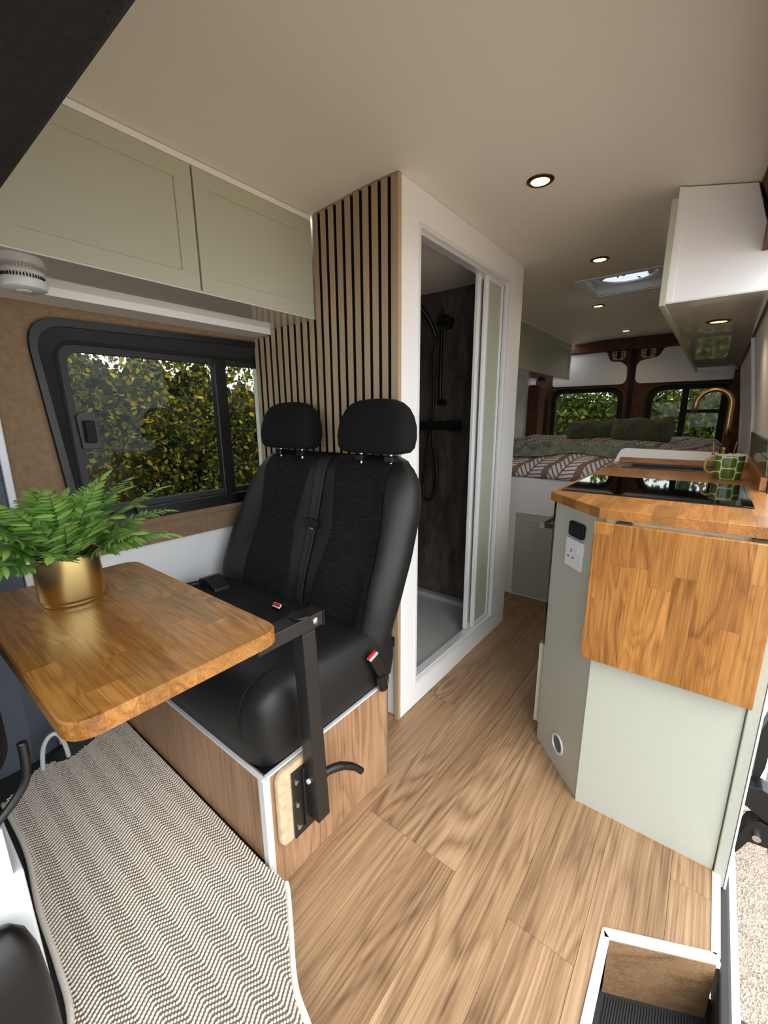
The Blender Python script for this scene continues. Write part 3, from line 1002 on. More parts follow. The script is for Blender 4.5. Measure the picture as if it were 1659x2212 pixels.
# ---- left overhead cupboard
oc = thing('overhead_cupboard', 'sage green two-door overhead cupboard above the side window', 'cupboard', (-1.33, 0.67, 1.5))
build('carcass', MB().prism([(-1.46, 1.502), (-1.222, 1.502), (-1.222, 1.815), (-1.42, 1.775), (-1.46, 1.70)], 'y', 0.20, 1.139), MT['white_gloss'], oc)
build('bottom_board', bx(-1.462, -1.204, 0.20, 1.139, 1.496, 1.502), MT['white_gloss'], oc)
build('top_strip', bx(-1.222, -1.204, 0.20, 1.139, 1.813, 1.829), MT['white'], oc)
shaker('door', oc, 'x', (0.205, 0.706, 1.500, 1.811), (0.302, 0.657, 1.543, 1.766), -1.220, -1.202, MT['sage'])
shaker('door', oc, 'x', (0.711, 1.138, 1.500, 1.811), (0.755, 1.090, 1.543, 1.766), -1.220, -1.202, MT['sage'])

# ---- smoke alarm under the cupboard
sa = thing('smoke_alarm', 'round white smoke alarm fixed under the overhead cupboard', 'smoke alarm', (-1.385, 0.345, 1.496))
build('base', MB().lathe([(0.001, 0), (0.046, 0), (0.047, -0.004), (0.043, -0.006), (0.043, -0.014), (0.049, -0.016), (0.0495, -0.026), (0.046, -0.035), (0.040, -0.038), (0.001, -0.039)], (-1.385, 0.345, 1.496), 40), MT['white_metal'], sa, smooth=True)
mb = MB()
for k in range(44):
    a = 2 * PI * k / 44
    c, s = math.cos(a), math.sin(a)
    q = [(0.0425, -0.0015), (0.0445, -0.0015), (0.0445, 0.0015), (0.0425, 0.0015)]
    lo = [(-1.385 + x * c - y * s, 0.345 + x * s + y * c, 1.4825) for x, y in q]
    hi = [(x, y, 1.4895) for x, y, z in lo]
    mb.loft([lo, hi])
g = build('vent_slot', mb, MT['black_matt'], sa); g['kind'] = 'stuff'
build('test_button', MB().lathe([(0.001, -0.041), (0.014, -0.041), (0.016, -0.0385)], (-1.385, 0.345, 1.496), 24), MT['white_metal'], sa, smooth=True)

# ---- slatted panel
sp_ = thing('slat_panel', 'acoustic panel of upright oak slats on black backing behind the bench', 'wall panel', (-1.2, 1.146, 0.0))
build('backing', MB().prism([(-1.57, 0.3), (-0.829, 0.3), (-0.829, 1.848), (-0.93, 1.848), (-1.10, 1.836), (-1.206, 1.829), (-1.206, 1.492), (-1.57, 1.47)], 'y', 1.151, 1.156), MT['black_matt'], sp_)
for k in range(20):
    x1 = -0.830 - 0.0377 * k
    x0 = x1 - 0.0255
    z1 = ceil_z((x0 + x1) / 2) - 0.004 if x0 > -1.205 else (1.4955 if x0 > -1.46 else 1.47)
    if k == 0:
        x1 = -0.829
    if -1.21 < x0 < -1.19:
        z1 = 1.828
    s_ = build('slat', MB().box(x0, x1, 1.1385, 1.151, 0.35, z1), MT['slat_wood'], sp_)
    s_.data.materials.append(MT['black_matt'])
    for p_ in s_.data.polygons:
        p_.material_index = 0 if p_.normal.y < -0.5 or k == 0 else 1

# ---- shower enclosure
sh = thing('shower_enclosure', 'white walled corner shower cubicle with a folded sliding door', 'shower', (-1.2, 1.65, 0.0))
po = [(1.1565, 0.0), (2.165, 0.0), (2.165, 1.8485), (1.1565, 1.8485)]
pi_ = [(1.255, 0.098), (1.995, 0.098), (1.995, 1.748), (1.255, 1.748)]
build('front_panel', MB().ring(po, pi_, 'x', -0.846, -0.828), MT['white'], sh, bevel=0.001, seg=1)
build('edge_strip', MB().box(-0.846, -0.8285, 1.141, 1.1565, 0.0, 1.8485), MT['slat_wood'], sh)
build('side_wall', bx(-1.58, -0.846, 1.1565, 1.19, 0.0, 1.83), MT['white'], sh)
build('rear_wall', bx(-1.58, -0.846, 2.125, 2.160, 0.0, 1.85), MT['white'], sh)
build('stone_panel', bx(-1.55, -0.848, 2.112, 2.124, 0.07, 1.80), MT['stone'], sh)
build('stone_panel', bx(-1.562, -1.55, 1.19, 2.124, 0.07, 1.80), MT['stone'], sh)
build('stone_panel', bx(-1.55, -0.848, 1.19, 1.202, 0.07, 1.80), MT['stone'], sh)
build('shower_ceiling', bx(-1.56, -0.848, 1.19, 2.124, 1.800, 1.812), MT['white'], sh)
build('shower_tray', MB().ring(rpoly([(-1.55, 1.205), (-0.85, 1.205), (-0.85, 2.11), (-1.55, 2.11)], 0.01, 3), rpoly([(-1.50, 1.25), (-0.89, 1.25), (-0.89, 2.06), (-1.50, 2.06)], 0.04, 3), 'z', 0.03, 0.088), MT['tray'], sh, bevel=0.004)
build('tray_base', bx(-1.53, -0.87, 1.23, 2.09, 0.045, 0.062), MT['tray'], sh)
build('waste_cover', MB().lathe([(0.001, 0.004), (0.045, 0.004), (0.05, 0.0)], (-1.2, 1.65, 0.062), 28), MT['steel'], sh, smooth=True)
# opening frame, with a head rail and sill rail
fo = [(1.249, 0.092), (2.001, 0.092), (2.001, 1.754), (1.249, 1.754)]
fi = [(1.262, 0.105), (1.985, 0.105), (1.985, 1.738), (1.262, 1.738)]
build('door_frame', MB().ring(fo, fi, 'x', -0.878, -0.8255), MT['white_metal'], sh, bevel=0.001, seg=1)
build('head_rail', bx(-0.872, -0.838, 1.263, 1.984, 1.726, 1.7385), MT['alu_white'], sh)
build('sill_rail', bx(-0.872, -0.838, 1.263, 1.984, 0.1045, 0.110), MT['alu_white'], sh)
for (y0, y1, xx) in ((1.752, 1.930, -0.868), (1.790, 1.972, -0.848)):
    df = build('door_leaf', MB().ring([(y0, 0.112), (y1, 0.112), (y1, 1.728), (y0, 1.728)], [(y0 + 0.030, 0.126), (y1 - 0.014, 0.126), (y1 - 0.014, 1.714), (y0 + 0.030, 1.714)], 'x', xx - 0.008, xx + 0.006), MT['white_metal'], sh, bevel=0.0015, seg=1)
    build('leaf_pane', bx(xx - 0.004, xx, y0 + 0.028, y1 - 0.012, 0.124, 1.716), MT['frosted'], df)
    build('leaf_rib', bx(xx + 0.006, xx + 0.010, y0 + 0.010, y0 + 0.016, 0.112, 1.728), MT['white_metal'], df)
build('door_seal', bx(-0.862, -0.846, 1.974, 1.984, 0.112, 1.726), MT['black_matt'], sh)

# ---- shower set
ss = thing('shower_set', 'matt black riser rail shower with hand shower, hose and mixer bar', 'shower head', (-1.21, 2.112, 1.10))
K = MT['black_plastic']
build('riser_rail', MB().tube([(-1.215, 2.06, 1.215), (-1.215, 2.06, 1.70)], 0.010, 14), K, ss, smooth=True)
mb = MB()
for z in (1.225, 1.66):
    mb.tube([(-1.215, 2.111, z), (-1.215, 2.05, z)], 0.016, 14)
build('rail_bracket', mb, K, ss, smooth=True)
mb = MB().tube([(-1.235, 2.058, 1.635), (-1.150, 2.058, 1.628)], 0.022, 16)
mb.tube([(-1.175, 2.06, 1.645), (-1.165, 2.058, 1.60)], 0.018, 12)
build('slider', mb, K, ss, smooth=True)
hs = build('hand_shower', MB().tube(catmull([(-1.23, 2.03, 1.56), (-1.25, 1.99, 1.64), (-1.275, 1.93, 1.70), (-1.30, 1.87, 1.735)], 6), [0.012] * 6 + [0.014] * 6 + [0.016] * 7, 12), K, ss, smooth=True)
a = Vector((0.25, -0.45, -0.86)).normalized()
build('spray_face', MB().tube([Vector((-1.305, 1.85, 1.748)) + a * t for t in (0, 0.006, 0.028, 0.034)], [0.030, 0.052, 0.056, 0.050], 24), K, hs, smooth=True)
hose = catmull([(-1.23, 2.03, 1.56), (-1.245, 2.04, 1.40), (-1.25, 2.05, 1.20), (-1.275, 2.06, 1.06), (-1.30, 2.06, 0.85), (-1.315, 2.06, 0.72), (-1.285, 2.06, 0.672), (-1.25, 2.06, 0.70), (-1.225, 2.06, 0.80), (-1.235, 2.06, 0.92), (-1.255, 2.06, 1.00), (-1.255, 2.06, 1.08)], 8)
build('hose', MB().tube(hose, 0.0075, 10), K, ss, smooth='all')
mb = MB().tube([(-1.375, 2.055, 1.10), (-1.330, 2.055, 1.10), (-1.329, 2.055, 1.10), (-1.150, 2.055, 1.10), (-1.149, 2.055, 1.10), (-1.085, 2.055, 1.10)], [0.021, 0.021, 0.024, 0.024, 0.029, 0.029], 18)
mx_ = build('mixer_bar', mb, K, ss, smooth=True)
build('lever_knob', MB().tube([(-1.395, 2.055, 1.10), (-1.376, 2.055, 1.10)], 0.019, 14), K, mx_, smooth=True)
mb = MB()
for x in (-1.31, -1.16):
    mb.tube([(x, 2.111, 1.10), (x, 2.06, 1.10)], 0.022, 14)
build('wall_union', mb, K, mx_, smooth=True)

# ---- kitchen base unit
kc = thing('kitchen_cabinet', 'sage grey kitchen base cabinet with a chamfered corner by the sliding door', 'cabinet', (-0.1, 1.8, 0.0))
build('front_panel', bx(-0.194, 0.140, 1.190, 1.206, 0.0, 0.887), MT['sage_grey'], kc)
build('edge_post', MB().prism(rpoly([(0.1425, 1.183), (0.166, 1.181), (0.168, 1.215), (0.1425, 1.215)], 0.003, 3), 'z', -0.030, 0.887), MT['sage_grey'], kc)
build('edge_band', MB().prism(rpoly([(0.1665, 1.179), (0.171, 1.179), (0.173, 1.240), (0.1685, 1.240)], 0.001, 2), 'z', -0.030, 0.887), MT['white_metal'], kc)
tdir = Vector((-0.181, 0.185, 0)).normalized()
nrm = Vector((-0.185, -0.181, 0)).normalized()
p0c = Vector((-0.194, 1.195, 0))


def CH(u, d, w):
    q = p0c + tdir * u + nrm * d
    return (q.x, q.y, w)


def chamf(mb):
    mb.v = [CH(*p) for p in mb.v]
    return mb


build('chamfer_panel', chamf(bx(0.0, 0.256, -0.016, 0.0, 0.0, 0.887)), MT['sage_grey'], kc)
build('carcass', MB().prism([(-0.180, 1.21), (0.14, 1.21), (0.14, 2.46), (-0.365, 2.46), (-0.365, 1.40)], 'z', 0.05, 0.70), MT['white'], kc)
build('back_rail', bx(-0.18, 0.14, 1.206, 1.24, 0.70, 0.887), MT['white'], kc)
build('plinth', bx(-0.365, 0.14, 1.42, 2.46, 0.0, 0.05), MT['black_matt'], kc)
dr = build('drawer', bx(-0.398, -0.380, 1.405, 1.955, 0.045, 0.360), MT['sage'], kc, bevel=0.002)
build('end_cupboard_door', bx(-0.386, -0.366, 1.965, 2.455, 0.045, 0.880), MT['sage'], kc, bevel=0.002)
build('end_panel', MB().prism(rpoly([(-0.405, 0.0), (0.127, 0.0), (0.127, 0.978), (-0.372, 0.986), (-0.405, 0.90)], [0.001, 0.001, 0.01, 0.035, 0.05], 6), 'y', 2.4635, 2.482), MT['white'], kc)
# charger, socket and vent on the chamfer
us = build('charger_socket', chamf(MB().prism(rpoly([(0.086, 0.800), (0.160, 0.800), (0.160, 0.846), (0.086, 0.846)], 0.012, 5), 'y', 0.0, 0.010)), MT['black_plastic'], kc, bevel=0.002)
build('port_lid', chamf(MB().prism(rpoly([(0.093, 0.806), (0.121, 0.806), (0.121, 0.840), (0.093, 0.840)], 0.006, 4), 'y', 0.010, 0.013)), MT['black_matt'], us, bevel=0.001)
build('port_lid', chamf(MB().prism(rpoly([(0.125, 0.806), (0.153, 0.806), (0.153, 0.840), (0.125, 0.840)], 0.006, 4), 'y', 0.010, 0.013)), MT['black_matt'], us, bevel=0.001)
wsck = build('wall_socket', chamf(MB().prism(rpoly([(0.083, 0.706), (0.169, 0.706), (0.169, 0.792), (0.083, 0.792)], 0.004, 4), 'y', 0.0, 0.009)), MT['white_metal'], kc, bevel=0.002)
build('switch', chamf(MB().prism(rpoly([(0.098, 0.756), (0.113, 0.756), (0.113, 0.776), (0.098, 0.776)], 0.001, 2), 'y', 0.009, 0.0125)), MT['white_metal'], wsck, bevel=0.0008)
for (u, w, a, b) in ((0.137, 0.757, 0.0022, 0.005), (0.149, 0.737, 0.0035, 0.0022), (0.125, 0.737, 0.0035, 0.0022)):
    build('pin_hole', chamf(bx(u - a, u + a, 0.009, 0.0094, w - b, w + b)), MT['black_matt'], wsck)
ro = [(0.120 + 0.034 * math.cos(2 * PI * k / 32), 0.092 + 0.034 * math.sin(2 * PI * k / 32)) for k in range(32)]
ri = [(0.120 + 0.026 * math.cos(2 * PI * k / 32), 0.092 + 0.026 * math.sin(2 * PI * k / 32)) for k in range(32)]
vt = build('vent_ring', chamf(MB().ring(ro, ri, 'y', 0.0, 0.005)), MT['alu_white'], kc, bevel=0.0015, smooth=True)
build('vent_disc', chamf(MB().prism([(0.120 + 0.026 * math.cos(2 * PI * k / 32), 0.092 + 0.026 * math.sin(2 * PI * k / 32)) for k in range(32)], 'y', 0.0003, 0.001)), MT['cab_grey'], vt)

# ---- oven under the worktop
ov = thing('oven', 'black built-in oven facing the aisle under the kitchen worktop', 'oven', (-0.38, 1.67, 0.37))
build('body', bx(-0.386, -0.371, 1.400, 1.955, 0.366, 0.884), MT['hob'], ov, bevel=0.002)
mb = MB().tube([(-0.440, 1.46, 0.775), (-0.440, 1.90, 0.775)], 0.011, 12)
h_ = build('handle', mb, MT['steel'], ov, smooth=True)
mb = MB()
for y in (1.47, 1.89):
    mb.box(-0.438, -0.386, y - 0.008, y + 0.008, 0.767, 0.783)
build('handle_bracket', mb, MT['black_metal'], h_, bevel=0.002)
for k in range(4):
    build('knob', MB().tube([(-0.386, 1.50 + 0.12 * k, 0.845), (-0.408, 1.50 + 0.12 * k, 0.845)], 0.015, 16), MT['black_metal'], ov, smooth=True)

# ---- worktop
wt = thing('worktop', 'oak butcher block worktop with a chamfered corner on the kitchen cabinet', 'worktop', (-0.1, 1.8, 0.888))
hull = [(-0.212, 1.183), (0.146, 1.183), (0.146, 2.462), (-0.388, 2.462), (-0.388, 1.362)]
staves(wt, hull, 'z', 0.888, 0.915, 1, 0.0485, (0.22, 0.42), MT['oak_y'], holes=[(-0.305, -0.002, 2.215, 2.372)], seed=4)
build('upstand', bx(-0.370, 0.128, 2.440, 2.462, 0.9152, 0.941), MT['oak_x'], wt, bevel=0.002)
build('upstand', bx(0.128, 0.146, 1.74, 2.462, 0.9152, 0.958), MT['oak_y'], wt, bevel=0.002)

# ---- drop leaf on the end of the kitchen
dl = thing('drop_leaf', 'folded-down oak drop leaf flap hanging on the kitchen cabinet end', 'folding table', (-0.03, 1.17, 0.495))
staves(dl, [(-0.217, 0.495), (0.147, 0.495), (0.147, 0.882), (-0.217, 0.882)], 'y', 1.184, 1.159, 1, 0.0455, (0.14, 0.42), MT['oak_z'], seed=9)
for x in (-0.152, 0.108):
    hg = build('hinge', bx(x - 0.016, x + 0.016, 1.171, 1.1895, 0.878, 0.8865), MT['black_metal'], dl, bevel=0.002)
    build('hinge_pin', MB().tube([(x - 0.018, 1.176, 0.883), (x + 0.018, 1.176, 0.883)], 0.004, 10), MT['black_metal'], hg, smooth=True)

# ---- hob, sink, tap, mug
hb = thing('hob', 'flush black glass induction hob in the oak worktop', 'hob', (-0.13, 1.61, 0.915))
build('glass_top', bx(-0.368, 0.103, 1.397, 1.825, 0.9151, 0.9195), MT['hob'], hb, bevel=0.0012, seg=1)
mb = MB()
for k in range(5):
    mb.ring([(0.045 + 0.012 * k * 0 + 0.006 * math.cos(2 * PI * i / 16), 1.47 + 0.06 * k + 0.006 * math.sin(2 * PI * i / 16)) for i in range(16)],
            [(0.045 + 0.005 * math.cos(2 * PI * i / 16), 1.47 + 0.06 * k + 0.005 * math.sin(2 * PI * i / 16)) for i in range(16)], 'z', 0.9195, 0.91955)
q = build('touch_ring', mb, MT['dark_grey'], hb); q['kind'] = 'stuff'
sk = thing('sink', 'black inset sink behind the hob in the oak worktop', 'sink', (-0.153, 2.293, 0.915))
so = [(-0.325, 2.195), (0.018, 2.195), (0.018, 2.392), (-0.325, 2.392)]
si = [(-0.300, 2.220), (-0.007, 2.220), (-0.007, 2.367), (-0.300, 2.367)]
build('rim', MB().ring(so, si, 'z', 0.9152, 0.9185), MT['black_metal'], sk, bevel=0.001, seg=1)
mb = MB().ring(si, [(-0.295, 2.225), (-0.012, 2.225), (-0.012, 2.362), (-0.295, 2.362)], 'z', 0.76, 0.9155)
mb.box(-0.298, -0.009, 2.222, 2.365, 0.755, 0.762)
bs = build('basin', mb, MT['black_metal'], sk)
build('waste', MB().lathe([(0.001, 0.003), (0.03, 0.003), (0.034, 0)], (-0.15, 2.29, 0.762), 20), MT['steel'], bs, smooth=True)

tp = thing('kitchen_tap', 'tall brushed brass swan neck tap behind the green mug', 'tap', (0.038, 2.415, 0.915))
TX, TY = 0.038, 2.415
build('body', MB().lathe([(0.001, 0), (0.024, 0), (0.024, 0.006), (0.017, 0.010), (0.017, 0.085), (0.012, 0.092), (0.001, 0.092)], (TX, TY, 0.915), 24), MT['brass'], tp, smooth=True)
arc = [(TX, TY, 1.0), (TX, TY, 1.10), (TX, TY, 1.194)] + [(TX - 0.0635 + 0.0635 * math.cos(t), TY, 1.194 + 0.0635 * math.sin(t)) for t in np.linspace(0.15, PI * 1.02, 18)] + [(TX - 0.129, TY, 1.155)]
build('spout', MB().tube(arc, 0.0112, 14), MT['brass'], tp, smooth='all')
for sx in (-1, 1):
    lv = build('side_valve', MB().tube([(TX, TY, 0.965), (TX + sx * 0.040, TY, 0.965)], 0.010, 12), MT['brass'], tp, smooth=True)
    build('lever', MB().tube([(TX + sx * 0.034, TY, 0.960), (TX + sx * 0.040, TY - 0.002, 1.035)], [0.0045, 0.003], 8), MT['brass'], lv, smooth=True)

mg = thing('mug', 'green and white patterned mug with an olive handle on the worktop', 'mug', (0.053, 2.030, 0.915))
cup = MB()
nu_, pf = 48, [(0.0395, 0.0), (0.0415, 0.004), (0.0435, 0.03), (0.0445, 0.06), (0.0450, 0.085)]
rows = [[(0.053 + r * math.cos(2 * PI * i / nu_), 2.03 + r * math.sin(2 * PI * i / nu_), 0.9155 + z) for i in range(nu_ + 1)] for r, z in pf]
vs = [p for r in rows for p in r]
fs = [(k * (nu_ + 1) + i, k * (nu_ + 1) + i + 1, (k + 1) * (nu_ + 1) + i + 1, (k + 1) * (nu_ + 1) + i) for k in range(len(pf) - 1) for i in range(nu_)]
cup.add(vs, fs)
cb = build('cup', cup, MT['mug'], mg, smooth='all', recalc=False)
uvl = cb.data.uv_layers.new(name='UVMap')
for lp in cb.data.loops:
    k, i = divmod(lp.vertex_index, nu_ + 1)
    uvl.data[lp.index].uv = (i / nu_, pf[k][1] / 0.085)
build('inside', MB().lathe([(0.045, 0.085), (0.0462, 0.0868), (0.0445, 0.0875), (0.0425, 0.084), (0.040, 0.01), (0.001, 0.008)], (0.053, 2.03, 0.9155), nu_, cap=False), MT['mug_white'], mg, smooth=True)
ha = Vector((-0.97, -0.25, 0)).normalized()
hp = [Vector((0.053, 2.03, 0)) + ha * r + Vector((0, 0, z)) for r, z in ((0.042, 0.985), (0.056, 0.988), (0.069, 0.980), (0.073, 0.962), (0.069, 0.945), (0.057, 0.935), (0.042, 0.937))]
build('handle', MB().tube(catmull(hp, 5), 0.0052, 10), MT['mug_handle'], mg, smooth='all')

# ---- green tiles on the right wall
def rwx(z):
    for (x0, z0), (x1, z1) in zip(rw[:-1], rw[1:]):
        if z1 <= z <= z0:
            return x0 + (x1 - x0) * (z - z0) / (z1 - z0)
    return 0.15


ts = thing('tile_splashback', 'green glazed tile splashback on the wall above the worktop', 'tiles', (0.14, 2.2, 0.96))
zs = (0.9585, 1.015, 1.0715)
build('grout_bed', MB().prism([(rwx(z) - 0.003, z) for z in zs] + [(rwx(z) - 0.0005, z) for z in zs[::-1]], 'y', 1.745, 2.64), MT['grout'], ts)
for r in range(2):
    z0, z1 = zs[r] + 0.001, zs[r + 1] - 0.001
    y = 1.747 - (0.09 if r else 0)
    while y < 2.64:
        a, b = max(y, 1.747), min(y + 0.178, 2.638)
        if b - a > 0.01:
            build('tile', MB().prism([(rwx(z0) - 0.008, z0), (rwx(z1) - 0.008, z1), (rwx(z1) - 0.003, z1), (rwx(z0) - 0.003, z0)], 'y', a, b), MT['tile'], ts, bevel=0.001, seg=1)
        y += 0.180

# ---- right overhead cabinet
oh = thing('wall_cabinet', 'white wall cabinet with sage doors hung above the kitchen worktop', 'cabinet', (-0.06, 3.0, 1.5))
pe = [(-0.182, 1.498), (0.071, 1.498), (0.040, 1.66), (0.004, 1.779), (-0.182, 1.821)]
build('end_panel', MB().prism(pe, 'y', 1.700, 1.718), MT['white'], oh, bevel=0.001, seg=1)
build('end_stile', MB().prism([(-0.182, 1.500), (-0.164, 1.500), (-0.164, 1.8165), (-0.182, 1.8208)], 'y', 1.697, 1.700), MT['white'], oh)
build('carcass', MB().prism([(x, z) for x, z in [(-0.180, 1.51), (0.066, 1.51), (0.036, 1.66), (0.002, 1.777), (-0.180, 1.818)]], 'y', 1.718, 4.43), MT['white'], oh)
build('bottom_board', bx(-0.182, 0.072, 1.700, 4.44, 1.4945, 1.4978), MT['white_gloss'], oh)
for k in range(4):
    y0 = 1.690 + k * 0.69
    shaker('door', oh, 'x', (y0, y0 + 0.686, 1.489, 1.790), (y0 + 0.05, y0 + 0.636, 1.535, 1.745), -0.1825, -0.1985, MT['sage'])

# ---- rear left overhead cupboards
rc = thing('overhead_cupboard', 'sage green overhead cupboard along the left wall above the bed', 'cupboard', (-1.4, 3.3, 1.49))
build('carcass', MB().prism([(-1.56, 1.495), (-1.222, 1.495), (-1.222, 1.822), (-1.40, 1.78), (-1.56, 1.62)], 'y', 2.168, 4.50), MT['white_gloss'], rc)
build('top_strip', bx(-1.222, -1.204, 2.168, 4.50, 1.813, 1.829), MT['white'], rc)
for k in range(3):
    y0 = 2.168 + k * 0.778
    shaker('door', rc, 'x', (y0, y0 + 0.774, 1.490, 1.811), (y0 + 0.055, y0 + 0.719, 1.54, 1.766), -1.220, -1.202, MT['sage'])
rlp = thing('reading_light', 'small dark round spot lamp under the cupboard above the bed', 'lamp', (-1.34, 4.10, 1.495))
build('body', MB().lathe([(0.001, 0), (0.03, 0), (0.034, -0.006), (0.034, -0.026), (0.028, -0.032), (0.001, -0.032)], (-1.34, 4.10, 1.495), 20), MT['black_metal'], rlp, smooth=True)
build('lens', MB().lathe([(0.001, -0.033), (0.02, -0.033), (0.022, -0.0315)], (-1.34, 4.10, 1.495), 20), MT['dark_grey'], rlp, smooth=True)


# ---- downlights (each lamp carries its own light)
def downlight(x, y, z, label, power):
    t = thing('downlight', label, 'ceiling light', (x, y, z), 'warm recessed downlights')
    build('rim', MB().lathe([(0.0275, 0.001), (0.0275, -0.004), (0.031, -0.006), (0.040, -0.002), (0.041, 0.0)], (x, y, z), 36, cap=False), MT['bronze'], t, smooth='all')
    build('diffuser', MB().lathe([(0.0005, -0.0025), (0.0275, -0.0025), (0.0275, 0.0)], (x, y, z), 32), MT['lamp'], t, smooth=True)
    l = bpy.data.lights.new('downlight_beam', 'SPOT')
    l.energy = power
    l.spot_size = math.radians(150)
    l.spot_blend = 0.8
    l.shadow_soft_size = 0.025
    l.color = (1.0, 0.80, 0.55)
    o = bpy.data.objects.new('beam', l)
    COL.objects.link(o)
    o.parent = t
    o.location = (0, 0, -0.03)
    return t


downlight(-0.524, 1.457, 1.850, 'warm recessed downlight nearest the shower corner, largest on the ceiling', 1.0)
downlight(-0.526, 2.300, 1.850, 'warm recessed downlight in front of the skylight', 1.0)
downlight(-0.717, 3.215, 1.850, 'warm recessed downlight just behind the skylight', 1.0)
downlight(-0.714, 4.270, 1.850, 'warm recessed downlight nearest the rear doors', 1.0)
downlight(-0.047, 2.123, 1.4945, 'warm recessed downlight under the white wall cabinet', 1.2)

# ================================================================== BED
bed = thing('bed', 'raised white bed platform across the back of the van', 'bed', (-0.70, 3.6, 0.0))
build('front_panel', MB().ring([(-0.986, 0.0), (0.14, 0.0), (0.14, 0.778), (-0.986, 0.778)], [(-0.940, 0.004), (-0.440, 0.004), (-0.440, 0.550), (-0.940, 0.550)], 'y', 2.570, 2.588), MT['white'], bed)
shaker('storage_door', bed, 'y', (-0.9375, -0.4425, 0.006, 0.5465), (-0.885, -0.495, 0.055, 0.500), 2.588, 2.572, MT['sage_grey'])
build('platform', bx(-1.60, 0.13, 2.59, 4.66, 0.745, 0.775), MT['oak_x'], bed)
build('side_panel', bx(-1.60, -0.986, 2.570, 2.588, 0.29, 0.778), MT['white'], bed)
build('mattress', MB().loft([superloop(-0.72, 3.62, 0.82 * s, 1.02 * s, z, 48, 14) for z, s in ((0.776, 0.985), (0.785, 0.99), (0.81, 0.985), (0.825, 0.96))]), MT['white'], bed, smooth=True)
# low cupboard beside the shower
lc = thing('low_cupboard', 'low sage cupboard between the shower and the bed', 'cupboard', (-1.2, 2.36, 0))
build('carcass', bx(-1.60, -1.006, 2.170, 2.560, 0.0, 0.280), MT['white'], lc)
build('door', bx(-1.005, -0.988, 2.175, 2.562, 0.006, 0.274), MT['sage_grey'], lc, bevel=0.002)
build('niche_shade', bx(-1.10, -1.08, 2.170, 2.560, 0.281, 0.765), MT['black_matt'], lc)  # black sheet painted in for the shade of the open gap


def hash2(x, y):
    return 0.5 * (math.sin(x * 7.1 + y * 3.3) + math.sin(x * 3.7 - y * 5.9 + 1.3) * 0.8 + math.sin(x * 13.1 + y * 11.7 + 0.4) * 0.35)


dv = MB()
NU, NV = 70, 84
duvs = []
x0d, x1d, y0d, y1d = -1.50, 0.085, 2.545, 4.58
prof_d = [(0.0, 0.778, 0.035), (0.06, 0.786, 0.002), (0.12, 0.822, -0.006), (0.20, 0.862, 0.022), (0.30, 0.892, 0.09), (0.40, 0.908, 0.16)]


def dv_point(u, v):
    x = x0d + (x1d - x0d) * u
    s = v * 2.35
    if s < 0.40:
        for (a, za, ya), (b, zb, yb) in zip(prof_d[:-1], prof_d[1:]):
            if a <= s <= b:
                t = (s - a) / (b - a)
                z = za + (zb - za) * t
                y = y0d + ya + (yb - ya) * t
                break
    else:
        y = y0d + 0.16 + (s - 0.40) * (y1d - y0d - 0.16) / 1.95
        z = 0.908 + 0.05 * min(1, (s - 0.4) / 0.7)
    e = min(u, 1 - u)
    drop = max(0, 0.10 - e * 1.585) / 0.10
    z -= 0.10 * drop ** 2
    h = hash2(x * 1.4, s * 1.5)
    if s < 0.4:
        y -= 0.012 * math.sin(x * 17 + 1.2 * math.sin(s * 9)) * (1 if s > 0.03 else 0.4)
        z += 0.012 * h * min(1, s / 0.2)
    else:
        z += 0.016 * h
    return (x, y, z)


for j in range(NV + 1):
    for i in range(NU + 1):
        dv.v.append(dv_point(i / NU, j / NV))
        duvs.append((i / NU * 1.585, j / NV * 2.35))
dv.f = [(j * (NU + 1) + i, j * (NU + 1) + i + 1, (j + 1) * (NU + 1) + i + 1, (j + 1) * (NU + 1) + i) for j in range(NV) for i in range(NU)]
du = build('duvet', dv, MT['duvet'], None, smooth='all')
uvl = du.data.uv_layers.new(name='UVMap')
for lp in du.data.loops:
    uvl.data[lp.index].uv = duvs[lp.vertex_index]
sm = du.modifiers.new('thickness', 'SOLIDIFY'); sm.thickness = 0.02; sm.offset = -1
tag(du, 'white and taupe fern print duvet spread over the rear bed', 'duvet')


def cushion(name, c, w, h, d, tilt, turn, m, label, sag=0.0):
    mb = MB()
    nu, nv = 20, 14

    def f(side):
        def g(u, v):
            a, b = u * 2 - 1, v * 2 - 1
            edge = (1 - abs(a) ** 3.2) * (1 - abs(b) ** 3.2)
            px = a * w / 2 * (1 - 0.06 * (1 - abs(b)) * 0 - 0.07 * b * b)
            pz = b * h / 2 * (1 - 0.10 * a * a) - sag * (1 - a * a) * (b + 1) / 2 + 0.012 * math.sin(a * 6 + b * 3)
            py = side * d / 2 * max(0, edge) ** 0.55 + 0.008 * math.sin(a * 7) * math.sin(b * 5)
            q = Vector((px, py, pz))
            q.rotate(Matrix.Rotation(tilt, 3, 'X')); q.rotate(Matrix.Rotation(turn, 3, 'Z'))
            return tuple(Vector(c) + q)
        return g
    mb.sheet(f(-1), nu, nv)
    mb.sheet(f(1), nu, nv)
    o = build(name, mb, m, None, smooth='all')
    tag(o, label, 'cushion', 'green fleece cushions on the bed')
    return o


cushion('cushion', (-0.83, 3.95, 1.015), 0.40, 0.21, 0.17, -0.55, 0.12, MT['pillow'], 'flat green fleece cushion slumped on the bed, the left of the two', 0.012)
cushion('cushion', (-0.46, 3.85, 1.035), 0.42, 0.24, 0.17, -0.45, -0.05, MT['pillow'], 'plump green fleece cushion on the bed, standing right of the slumped one', 0.03)
mb = MB()


